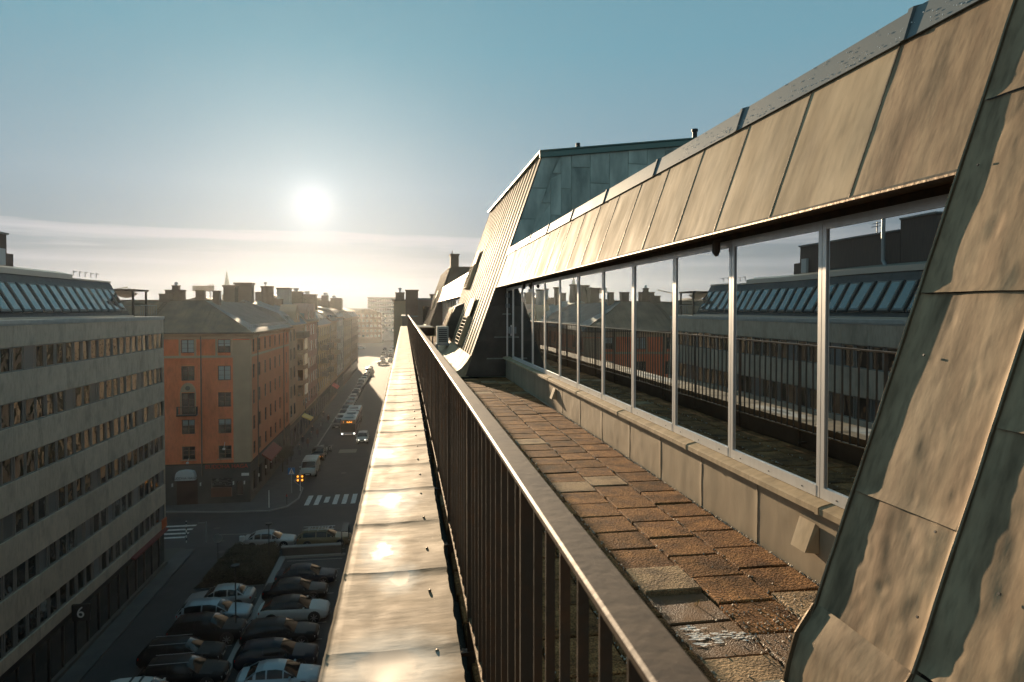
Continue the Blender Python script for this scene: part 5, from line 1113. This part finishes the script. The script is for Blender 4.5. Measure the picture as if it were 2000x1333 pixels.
    for sgn in (1, -1):       # screen pillars
        a = rows_[0][0]; b = rows_[ysc.index(cab[1][0])][2]
        r_.bar((a[0] * sgn, a[1], a[2]), (b[0] * sgn, b[1], b[2]), .035, 5)
        a = rows_[-1][0]; b = rows_[ysc.index(cab[-2][0])][2]
        r_.bar((a[0] * sgn, a[1], a[2]), (b[0] * sgn, b[1], b[2]), .05, 5)
    bld(r_, 'roof', PT[roof] if roof else pm, smooth=40)
    wr = .33 if kind != 'suv' and kind != 'van' and kind != 'coupe' else .37
    yf = -Lc / 2 + .92; yr = Lc / 2 - (.95 if kind != 'van' else 1.05)
    wme = cached(('wheel', wr), lambda: one(lambda m: m.bar((-.11, 0, 0), (.11, 0, 0), wr, 20)).mesh('wheel', TYRE, 40))
    rme = cached(('rim', wr), lambda: one(lambda m: [m.bar((-.118, 0, 0), (.118, 0, 0), wr * .3, 10)] + [m.obox(Matrix.Rotation(2 * pi * i / 7, 4, 'X') @ Matrix.Translation((0, 0, wr * .4)), .232, .05, wr * .6) for i in range(7)]).mesh('rim', RIM))
    for x in (-HW + .09, HW - .09):
        for y in (yf, yr):
            arch = bld(MB().bar((x - .135, y, wr + .02), (x + .135, y, wr + .02), wr + .055, 18), 'wheel_arch', DARKM)
            wo = link('wheel', wme, root, (x * 1.035, y, wr), absolute=False); link('rim', rme, wo, (0, 0, 0), absolute=False)
    zf = lerp(body, -Lc / 2 + .12)[1] - .14
    for sx in (-1, 1):
        bld(MB().obox(Matrix.Translation((sx * HW * .66, -Lc / 2 + .10, zf)) @ Matrix.Rotation(sx * .35, 4, 'Z'), .42, .12, .13), 'headlight', LAMPW if lights == 'on' else (LAMPA if lights == 'amber' else HEADL))
        bld(MB().obox(Matrix.Translation((sx * HW * .70, Lc / 2 - .10, lerp(body, Lc / 2 - .1)[1] - .12)) @ Matrix.Rotation(-sx * .3, 4, 'Z'), .36, .12, .14), 'tail_light', TAILR)
        bld(MB().obox(Matrix.Translation((sx * (HW + .07), cab[0][0] + .35, lerp(body, cab[0][0])[1] + .1)), .2, .1, .14), 'wing_mirror', pm)
    bld(MB().box(-.26, .26, -Lc / 2 - .012, -Lc / 2 + .05, .42, .53), 'number_plate', PLATEM)
    bld(MB().box(-.45, .45, -Lc / 2 - .004, -Lc / 2 + .1, .34, .62), 'grille', DARKM)
    root.rotation_euler = (0, 0, rz)
    return root
def copy_car(src, loc, rz, label, group=None, swap=None):
    c = copy_tree(src); c.location = loc; c.rotation_euler = (0, 0, rz); c['label'] = label
    if group: c['group'] = group
    if swap:
        for ch in c.children:
            if ch.name.split('.')[0] in ('body', 'roof', 'wing_mirror'):
                key = (ch.data.name, swap)
                if key not in cache:
                    q = ch.data.copy(); q.materials[0] = PT[swap]; cache[key] = q
                ch.data = cache[key]
    return c
RGT, LFT = pi / 2, -pi / 2     # front towards +x / -x
G1, G2 = 'cars parked in the left bays of the lot', 'cars parked in the right bays of the lot'
c1 = car('saloon', 'silver', 'parked_car', 'silver saloon, backmost in the left row of the parking lot below the hedge', 'car', (-13.25, 51.9, 0), LFT, G1)
c2 = car('estate', 'bluesil', 'parked_car', 'blue silver estate, second car below the hedge in the left row', 'car', (-13.0, 49.35, 0), RGT, G1)
c3 = car('suv', 'black', 'parked_car', 'black car with bright window trim between the blue silver and the black estate', 'car', (-12.75, 46.6, 0), RGT, G1)
c4 = car('estate', 'black', 'parked_car', 'long black estate with roof rails parked in the left row', 'car', (-13.4, 43.7, 0), RGT, G1)
one(lambda m: [m.bar((x, -.4, 1.5), (x, 1.7, 1.48), .018, 5) for x in (-.56, .56)]).build('roof_rail', RIM, None).parent = c4
c5 = copy_car(c4, (-12.6, 41.3, 0), RGT, 'black estate just behind the white car with two dark stripes', G1)
c6 = car('suv', 'white', 'parked_car', 'white car with two dark stripes across its roof at the bottom edge', 'car', (-13.9, 38.7, 0), RGT, G1)
one(lambda m: [m.box(-.62, .62, y, y + .12, 1.605, 1.65) for y in (.1, .6)]).build('roof_stripe', DARKM, None).parent = c6
d1 = copy_car(c1, (-7.7, 55.2, 0), RGT, 'dark saloon farthest back in the right row of the parking lot', G2, 'navy')
d2 = copy_car(c1, (-8.1, 52.4, 0), RGT, 'dark saloon right behind the white coupe like car', G2, 'black')
d3 = car('coupe', 'white', 'parked_car', 'white crossover with a dark glass roof in the right row', 'car', (-7.65, 48.9, 0), RGT, G2, roof='black')
d4 = copy_car(c2, (-8.0, 45.5, 0), RGT, 'black estate next below the white crossover', G2, 'black')
d5 = copy_car(c2, (-7.7, 42.6, 0), RGT, 'dark navy estate before the silver car at the bottom edge', G2, 'navy')
d6 = copy_car(c1, (-7.1, 40.0, 0), RGT, 'silver car at the bottom edge beside the parapet', G2, 'bluesil')
s1 = copy_car(c1, (-12.2, 64.3, 0), RGT, 'silver saloon on the cross street behind the hedge', 'cars on the cross street')
s2 = copy_car(c2, (-7.3, 64.0, 0), RGT, 'olive estate with ladders on its roof rack behind the low wall', 'cars on the cross street', 'olive')
rk = one(lambda m: [m.box(-.5, -.42, -.9, 1.9, 1.55, 1.6), m.box(.42, .5, -.9, 1.9, 1.55, 1.6)] + [m.box(-.6, .6, y, y + .06, 1.5, 1.56) for y in (-.3, .5, 1.3)] + [m.box(-.42, .42, -.7 + .3 * i, -.66 + .3 * i, 1.56, 1.59) for i in range(8)]).build('roof_rack', GREYM, None); rk.parent = s2
v1 = car('van', 'pale', 'delivery_van', 'pale delivery van waiting at the kerb before the crossing', 'van', (-12.3, 92.4, 0), 0)
b1 = car('suv', 'black', 'parked_car', 'black car with amber headlights lit behind the pale van', 'car', (-12.4, 101.6, 0), 0, None, 'amber')
w1 = car('suv', 'silver', 'moving_car', 'silver car with lit headlights driving beside the bus', 'car', (-6.8, 113.4, 0), 0, None, 'on')
G3 = 'cars parked along the left kerb'
cols = ['white', 'silver', 'black', 'grey', 'pale', 'navy', 'bluesil']
srcs = [c1, c2, c4, d3, c3]
names_far = ['grey', 'silver', 'dark', 'white', 'pale', 'blue']
for i in range(20):
    y = 128 + i * 6.3
    col_ = cols[(i * 5 + 2) % 7]
    lab = f'{dict(bluesil="blue silver", navy="navy blue").get(col_, col_)} car parked at the left kerb, number {["one","two","three","four","five","six","seven","eight","nine","ten","eleven","twelve","thirteen","fourteen","fifteen","sixteen","seventeen","eighteen","nineteen","twenty"][i]} in the row beyond the bus'
    if i in (11, 17): copy_car(v1, (-12.1, y, 0), 0, f'pale van in the long kerb row, {"first" if i == 11 else "second"} van beyond the bus', G3)
    else: copy_car(srcs[i % 4], (-12.1, y, 0), 0, lab, G3, col_)
cw_ = copy_car(d3, (-8.4, 273, 0), RGT, 'white car turning across the sunlit square at the end of the row', None, 'white')
FAR = ['white car heading this way just behind the white car that turns across the square', 'silver car on the sunlit road, second beyond the turning car', 'black car on the right lane of the far sunlit road', 'grey car on the left lane of the far road',
 'pale car in the queue on the far road', 'navy car midway along the far queue on the left lane', 'silver blue car at the far end of the queue before the brown block', 'white car parked crosswise nearest in the far square', 'silver car parked crosswise left of the nearest one in the far square',
 'black car parked crosswise in the middle of the far square', 'grey car parked crosswise left in the middle of the far square', 'pale car parked crosswise in the back half of the far square', 'navy car parked crosswise at the left side of the far square', 'silver blue car parked crosswise farthest left in the far square',
 'white car parked crosswise at the back right of the far square', 'silver car parked crosswise in the last line of the far square']
for i, (x, y) in enumerate(((-6, 290), (-9.5, 300), (-6.5, 318), (-10, 332), (-7, 350), (-10.5, 371), (-7, 392), (-28, 330), (-31, 345), (-26, 352), (-33, 362), (-28, 371), (-36, 352), (-38, 368), (-24, 388), (-31, 392))):
    copy_car(srcs[i % 4], (x, y, 0), (0 if i < 7 else pi / 2), FAR[i], 'cars in the far square', cols[i % 7])
# articulated bus
bs = empty('city_bus', (-9.45, 126.5, 0), 'long articulated city bus with lit amber destination sign driving towards the camera', 'bus')
X0, X1 = -10.72, -8.18
BUSP = mat('paint_bus', (.09, .035, .03), .35); BUSR = mat('bus_roof', (.20, .26, .28), .35, .2)
def busbody(y0, y1, nm):
    o_ = one(lambda m: m.prism([(X0 + .06, .35), (X1 - .06, .35), (X1, .5), (X1, 2.75), (X1 - .12, 2.95), (X0 + .12, 2.95), (X0, 2.75), (X0, .5)], y0, y1, 'y')).build(nm, BUSP, bs)
    one(lambda m: m.box(X0 - .01, X0 + .02, y0 + .5, y1 - .3, 1.2, 2.45).box(X1 - .02, X1 + .01, y0 + .5, y1 - .3, 1.2, 2.45)).build('side_glass', CARGL, o_)
    one(lambda m: m.box(X0 + .1, X1 - .1, y0 + .05, y1 - .05, 2.955, 3.0)).build('roof', BUSR, o_)
    return o_
busbody(117.6, 127.6, 'front_body'); busbody(128.6, 135.4, 'rear_body')
one(lambda m: m.box(X0 + .12, X1 - .12, 127.6, 128.6, .5, 2.85)).build('bellows', TYRE, bs)
one(lambda m: m.box(X0 + .08, X1 - .08, 117.55, 117.6, .95, 2.35)).build('windscreen', CARGL, bs)
one(lambda m: m.box(X0 + .15, X1 - .15, 117.56, 117.6, 2.4, 2.85)).build('sign_box', DARKM, bs)
text('1', .42, (X0 + .5, 117.54, 2.62), (pi / 2, 0, 0), LAMPA, bs, 'display_number')
one(lambda m: [m.box(X0 + 1.05 + i * .13, X0 + 1.05 + i * .13 + .08, 117.53, 117.555, 2.5, 2.74 - .06 * (i % 3)) for i in range(7)]).build('display_lamps', LAMPA, bs)['kind'] = 'stuff'
for x in (X0 + .28, X1 - .28): one(lambda m: m.box(x - .13, x + .13, 117.52, 117.6, .58, .74)).build('headlight', LAMPW, bs)
one(lambda m: m.box(X0 + .7, X1 - .7, 117.54, 117.6, .5, .62)).build('number_plate', PLATEM, bs)
one(lambda m: m.box(X0 + .1, X1 - .1, 117.57, 117.6, .42, .9)).build('bumper', mat('blue_bus_front', (.05, .08, .12), .4), bs)
for y, z in ((119.5, 3.22), (124.2, 3.28), (131, 3.25)): one(lambda m: m.box(X0 + .5, X1 - .5, y, y + 1.9, 3.0, z)).build('roof_unit', BUSR if y < 130 else GREYM, bs)
one(lambda m: m.box(X1 - .85, X1 - .2, 121.6, 123.6, 3.003, 3.06)).build('roof_hatch', SIGNW, bs)
for x in (X0 - .22, X1 + .1): one(lambda m: m.box(x, x + .12, 117.3, 117.42, 1.8, 2.3)).build('wing_mirror', DARKM, bs)
for y in (120.3, 126, 133): 
    for x in (X0 + .12, X1 - .12): link('wheel', one(lambda m: m.bar((-.14, 0, 0), (.14, 0, 0), .48, 16)).mesh('wheel', TYRE), bs, (x, y, .48))

# ------------------------------------------------------------------ street furniture, planting, people
def pole_obj(name, lab, cat, x, y, h, r, mt, group=None, base=0):
    o_ = empty(name, (x, y, base), lab, cat, group); one(lambda m: m.bar((x, y, base), (x, y, base + h), r, 8)).build('pole', mt, o_, smooth=40); return o_
p = pole_obj('pedestrian_sign', 'blue pedestrian crossing sign on a grey pole at the corner pavement', 'traffic sign', -13.1, 82.4, 2.9, .035, GREYM, base=.12)
one(lambda m: m.box(-13.5, -12.7, 82.30, 82.34, 2.3, 3.1)).build('sign_plate', SIGNB, p)
one(lambda m: m.add([(-13.42, 82.293, 2.36), (-12.78, 82.293, 2.36), (-13.1, 82.293, 3.04)], [(0, 1, 2)])).build('sign_triangle', SIGNW, p)
one(lambda m: m.obox(Matrix.Translation((-13.1, 82.285, 2.8)), .07, .01, .08).obox(Matrix.Translation((-13.1, 82.285, 2.64)) @ Matrix.Rotation(.15, 4, 'Y'), .06, .01, .2).obox(Matrix.Translation((-13.04, 82.285, 2.48)) @ Matrix.Rotation(-.45, 4, 'Y'), .04, .01, .2).obox(Matrix.Translation((-13.16, 82.285, 2.48)) @ Matrix.Rotation(.45, 4, 'Y'), .04, .01, .2)).build('walking_symbol', DARKM, p)['kind'] = 'stuff'
p = pole_obj('traffic_light', 'traffic light post with four lit amber lamps beside the zebra crossing', 'traffic light', -12.25, 83.2, 2.6, .04, SIGNW, base=.0)
for dx in (-.28, .28):
    hd = one(lambda m: m.box(-12.25 + dx - .15, -12.25 + dx + .15, 83.1, 83.3, 1.2, 2.1)).build('lamp_housing', DARKM, p)
    for z in (1.42, 1.86): one(lambda m: m.bar((-12.25 + dx * .9, 83.1, z), (-12.25 + dx * .9, 83.05, z), .11, 10)).build('lamp', LAMPA, hd)
p = pole_obj('street_pole', 'slim pale bollard post standing at the pavement edge opposite the crossing', 'post', -14.55, 76.6, 1.9, .045, SIGNW, base=.1)
p = pole_obj('street_pole', 'short dark post with a red collar on the corner pavement', 'post', -12.9, 77.8, 1.1, .05, DARKM, base=.1)
one(lambda m: m.bar((-12.9, 77.8, .95), (-12.9, 77.8, 1.15), .07, 8)).build('collar', REDL, p)
for i, (x, y, h, lab) in enumerate(((-11.2, 58.8, 3.6, 'lamp post with a dark disc head beside the silver saloon above the hedge'), (-11.0, 46.6, 4.6, 'thin lamp post standing on the kerb strip between the parking rows'))):
    p = pole_obj('lamp_post', lab, 'lamp post', x, y, h, .045, DARKM, base=.12)
    one(lambda m: m.bar((x, y, h + .1), (x, y, h + .22), .28, 14)).build('lamp_head', DARKM, p)
p = pole_obj('round_sign', 'round sign seen from behind on a dark pole left of the hedge', 'traffic sign', -15.6, 60.2, 2.4, .03, DARKM)
one(lambda m: m.bar((-15.6, 60.16, 2.3), (-15.6, 60.12, 2.3), .38, 20)).build('sign_plate', GREYM, p)
p = pole_obj('ticket_machine', 'pale parking ticket machine post behind the hedge', 'ticket machine', -14.2, 62.6, 1.35, .10, SIGNW)
one(lambda m: m.box(-14.4, -14.0, 62.5, 62.75, 1.2, 1.6)).build('machine_head', SIGNW, p)
p = pole_obj('striped_pole', 'black and white striped pole at the edge of the crossing by the grey office', 'pole', -20.0, 66.6, 2.0, .05, SIGNW)
for i in range(4): one(lambda m: m.bar((-20, 66.6, .2 + i * .5), (-20, 66.6, .45 + i * .5), .053, 8)).build('stripe', DARKM, p)
p = pole_obj('striped_pole', 'grey pole with an arm right of the striped pole', 'pole', -18.2, 66.4, 1.9, .05, GREYM)
one(lambda m: m.box(-18.9, -18.2, 66.38, 66.42, 1.8, 1.88)).build('arm', GREYM, p)
lw = empty('low_wall', (-8.2, 61.6, 0), 'low dark wall with a pale top in front of the olive estate', 'wall')
one(lambda m: m.box(-10.6, -5.6, 61.4, 61.8, 0, .75)).build('wall', GREYG, lw); one(lambda m: m.box(-10.7, -5.5, 61.35, 61.85, .75, .85)).build('coping', KERB, lw)
p = pole_obj('gate_frame', 'dark metal frame at the right end of the low wall', 'gate frame', -5.5, 61.0, 2.1, .05, DARKM)
one(lambda m: m.bar((-5.1, 63.5, 0), (-5.1, 63.5, 2.1), .05).box(-5.56, -5.04, 61, 63.5, 2.06, 2.12)).build('frame', DARKM, p)
for (x, y, lab) in ((-20.4, 61.8, 'waste bin'),): pass
# hedge and small trees
def leafcloud(n, fn, s0, s1, seed):
    r_ = random.Random(seed); m = MB()
    for _ in range(n):
        x, y, z = fn(r_); s_ = r_.uniform(s0, s1); M_ = Matrix.Translation((x, y, z)) @ Matrix.Rotation(r_.random() * 6.28, 4, 'Z') @ Matrix.Rotation(r_.uniform(-1.2, 1.2), 4, 'X')
        m.add([M_ @ Vector(p_) for p_ in ((-s_ * .5, 0, 0), (0, -s_ * .28, .02), (s_ * .5, 0, 0), (0, s_ * .28, .02))], [(0, 1, 2, 3)])
    return m
hd = empty('hedge', (-13.2, 58.8, 0), 'big dark clipped hedge mound between the parking lot and the silver saloon', 'hedge')
def hp(r_):
    while True:
        x, y = r_.uniform(-15.6, -10.9), r_.uniform(55.4, 62.2)
        e_ = min(x + 15.6 + (y - 55.4) * -.1, -10.9 - x, y - 55.4, 62.2 - y)
        if e_ > 0: break
    top = 1.15 + .35 * nz3(x, y, 0, .9) + .15 * nz3(x, y, 4, 2.5); top *= min(1, .5 + e_ * 1.2)
    return x, y, top * (1 - r_.random() ** 3 * .8) + r_.gauss(0, .03)
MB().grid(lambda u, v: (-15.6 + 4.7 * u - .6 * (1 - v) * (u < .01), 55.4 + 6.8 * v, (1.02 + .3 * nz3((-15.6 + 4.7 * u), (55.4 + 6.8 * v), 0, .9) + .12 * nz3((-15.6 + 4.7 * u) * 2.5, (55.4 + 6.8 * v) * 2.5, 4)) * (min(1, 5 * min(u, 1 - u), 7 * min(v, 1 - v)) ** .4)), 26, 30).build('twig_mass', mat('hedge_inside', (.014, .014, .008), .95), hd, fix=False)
leafcloud(22000, hp, .10, .20, 3).build('leaves', LEAF, hd, fix=False)['kind'] = 'stuff'
r5 = random.Random(9); m = MB()
for _ in range(60):
    x, y = r5.uniform(-15.2, -11.3), r5.uniform(55.9, 61.8); m.bar((x, y, 0), (x + r5.uniform(-.3, .3), y + r5.uniform(-.3, .3), .9), .02, 4, r2=.008)
m.build('stems', BARK, hd)['kind'] = 'stuff'
for i, (x, y, h, lab) in enumerate(((-16.0, 93.4, 3.3, 'small round dark tree before the shopfronts of the orange building'), (-16.1, 97.5, 2.8, 'lower round dark tree next to the orange building drainpipe'))):
    t_ = empty('street_tree', (x, y, .12), lab, 'tree', 'small trees by the orange building')
    mm = one(lambda m: m.bar((x, y, .12), (x + .05, y, h * .5), .07, 7, r2=.05).bar((x + .05, y, h * .45), (x - .4, y + .3, h * .85), .04, 5, r2=.012).bar((x + .05, y, h * .48), (x + .45, y - .2, h * .9), .04, 5, r2=.012).bar((x + .05, y, h * .5), (x, y + .1, h), .04, 5, r2=.012)).build('trunk', BARK, t_, smooth=50)
    def tp(r_):
        while True:
            v = Vector((r_.uniform(-1, 1), r_.uniform(-1, 1), r_.uniform(-1, 1)))
            if .25 < v.length < 1 + .25 * nz3(v.x, v.y, v.z + i * 5, 2): break
        return x + v.x * .95, y + v.y * .95, h * .72 + v.z * .95
    leafcloud(1400, tp, .1, .2, 30 + i).build('crown', LEAF, t_, fix=False)['kind'] = 'stuff'
# people on the pavement
def person(lab, x, y, rz, pose, coat, step=.22, group='people walking on the left pavement'):
    key = ('person', pose)
    if key not in cache:
        me = bpy.data.meshes.new('body'); s_ = step
        V = [(0, 0, .95), (0, 0, 1.15), (0, 0, 1.38), (0, 0, 1.50), (0, -.01, 1.56),
             (.09, 0, .90), (.10, -s_ * .6, .50), (.10, -s_, .08), (.10, -s_ - .14, .04), (-.09, 0, .90), (-.10, s_ * .35, .50), (-.10, s_ + .05, .12), (-.10, s_ - .06, .03),
             (.19, 0, 1.40), (.25, .05 * pose, 1.13), (.25, -.10, .90), (.25, -.14, .82), (-.19, 0, 1.40), (-.25, -.05, 1.13), (-.25, .06 + .08 * pose, .90), (-.25, .08, .82)]
        E_ = [(0, 1), (1, 2), (2, 3), (3, 4), (0, 5), (5, 6), (6, 7), (7, 8), (0, 9), (9, 10), (10, 11), (11, 12), (2, 13), (13, 14), (14, 15), (15, 16), (2, 17), (17, 18), (18, 19), (19, 20)]
        RD = [.15, .145, .16, .06, .055, .095, .065, .045, .04, .095, .065, .045, .04, .07, .05, .04, .045, .07, .05, .04, .045]
        me.from_pydata(V, E_, []); o_ = bpy.data.objects.new('tmp_body', me); COL.objects.link(o_)
        md_ = o_.modifiers.new('s', 'SKIN'); 
        for i, r_ in enumerate(RD): me.skin_vertices[0].data[i].radius = (r_, r_ * .8)
        me.skin_vertices[0].data[0].use_root = True
        o_.modifiers.new('b', 'SUBSURF').levels = 1
        bpy.context.view_layer.update()
        b_ = bpy.data.meshes.new_from_object(o_.evaluated_get(bpy.context.evaluated_depsgraph_get())); b_.name = 'body'; b_.shade_smooth()
        bpy.data.objects.remove(o_)
        h_ = MB()
        def hf(u, v):
            a, t2 = u * 2 * pi, v * pi; return (.078 * sin(t2) * cos(a), -.015 + .098 * sin(t2) * sin(a) * (1.05 if sin(a) < 0 else 1), 1.655 + .115 * cos(t2))
        h_.grid(hf, 12, 8); h_.bar((0, -.11, 1.66), (0, -.128, 1.635), .014, 5)
        for sx in (-1, 1): h_.obox(Matrix.Translation((sx * .08, -.01, 1.65)), .014, .03, .05)
        hm = h_.mesh('head', SKIN, 50)
        q_ = MB().grid(lambda u, v: (.086 * sin(v * 1.9) * cos(u * 6.283), -.003 + .106 * sin(v * 1.9) * sin(u * 6.283) * (.8 if sin(u * 6.283) < 0 else 1.05), 1.668 + .122 * cos(v * 1.9)), 12, 5).mesh('hair', HAIR, 60)
        c_ = MB(); vs = []
        for j, (z, rx, ry) in enumerate(((.80, .21, .16), (.95, .20, .155), (1.12, .185, .14), (1.32, .21, .14), (1.43, .20, .12), (1.50, .08, .08))):
            vs += [(rx * cos(2 * pi * i / 12), ry * sin(2 * pi * i / 12), z) for i in range(12)]
        c_.add(vs, [(j * 12 + i, j * 12 + (i + 1) % 12, (j + 1) * 12 + (i + 1) % 12, (j + 1) * 12 + i) for j in range(5) for i in range(12)])
        cm = c_.mesh('coat', CLOTH, 60)
        cache[key] = (b_, hm, q_, cm)
    b_, hm, q_, cm = cache[key]
    o_ = empty('person', (x, y, .12), lab, 'person', group)
    bb_ = b_.copy(); bb_.materials.clear(); bb_.materials.append(CLOTH); cc_ = cm.copy(); cc_.materials.clear(); cc_.materials.append(coat)
    for nm, me in (('body', bb_), ('head', hm), ('hair', q_), ('coat', cc_)): link(nm, me, o_, (0, 0, 0), absolute=False)
    o_.rotation_euler = (0, 0, rz)
coat_r = mat('brown_coat', (.12, .07, .045), .9); coat_g = mat('grey_coat', (.15, .15, .15), .9); coat_b = mat('black_coat', (.02, .02, .022), .9)
pl = [(-15.9, 99.4, 0, 'person in a black coat walking nearest the round street tree'), (-15.3, 103.5, .1, 'person in a grey coat a few steps beyond the first walker'), (-14.8, 108.5, 3.1, 'person in a brown coat walking away beside the pink sand house'),
      (-15.8, 110.2, 0, 'person in a black coat close to the wall of the pink sand house'), (-15.0, 114.0, .2, 'person in a grey coat by the bay window house'), (-14.4, 116.8, 3.0, 'person in a brown coat next to the kerb by the yellow awning'),
      (-15.5, 119.5, 0, 'person in a black coat under the yellow awning'), (-14.7, 124.2, 3.2, 'person in a grey coat near the parked cars'), (-14.2, 131.5, 0, 'person in a brown coat standing level with the bus'), (-15.6, 136.0, .1, 'person in a black coat farthest along the pavement')]
for i, (x, y, rz, lab) in enumerate(pl): person(lab, x, y, rz, i % 3, [coat_b, coat_g, coat_r][i % 3])
# motorcycles and bicycles standing at the kerb
def moto(x, y, lab, rz):
    o_ = empty('motorcycle', (x, y, 0), lab, 'motorcycle', 'motorcycles at the kerb')
    L2 = lambda nm, m, mt, s=40: link(nm, m.mesh(nm, mt, s), o_, (0, 0, 0), absolute=False)
    for yy_ in (-.68, .68):
        wme_ = cached('mwheel', lambda: one(lambda m: [m.bar((-.05, .30 * cos(a), .31 + .30 * sin(a)), (-.05 + .0001, .30 * cos(a + .5), .31 + .30 * sin(a + .5)), .05, 5) for a in [i * .5236 for i in range(12)]] + [m.bar((-.06, 0, .31), (.0, 0, .31), .06, 8)] + [m.bar((-.03, 0, .31), (-.03, .28 * cos(a), .31 + .28 * sin(a)), .012, 4) for a in [i * 1.047 for i in range(6)]]).mesh('wheel', TYRE))
        link('wheel', wme_, o_, (0, yy_, 0), absolute=False)
    L2('tank', MB().bar((0, -.3, .82), (0, .1, .78), .15, 10, r2=.11), PT['grey'])
    L2('seat', MB().bar((0, .08, .78), (0, .65, .84), .10, 8, r2=.07), DARKM)
    L2('engine', MB().box(-.16, .16, -.25, .25, .3, .62), GREYM, None)
    L2('fork', MB().bar((-.07, -.68, .31), (-.07, -.42, .98), .025).bar((.07, -.68, .31), (.07, -.42, .98), .025).bar((-.34, -.36, 1.02), (.34, -.36, 1.02), .018), RIM)
    L2('headlight', MB().bar((0, -.5, .9), (0, -.6, .88), .09, 10), HEADL)
    o_.rotation_euler = (0, 0, rz)
moto(-11.8, 105.2, 'motorcycle with chrome fork standing behind the black car', .5); moto(-11.2, 106.3, 'second motorcycle with chrome fork, farther from the kerb', .3); moto(-12.6, 106.6, 'motorcycle tucked in nearest the kerb behind the black car', .6)
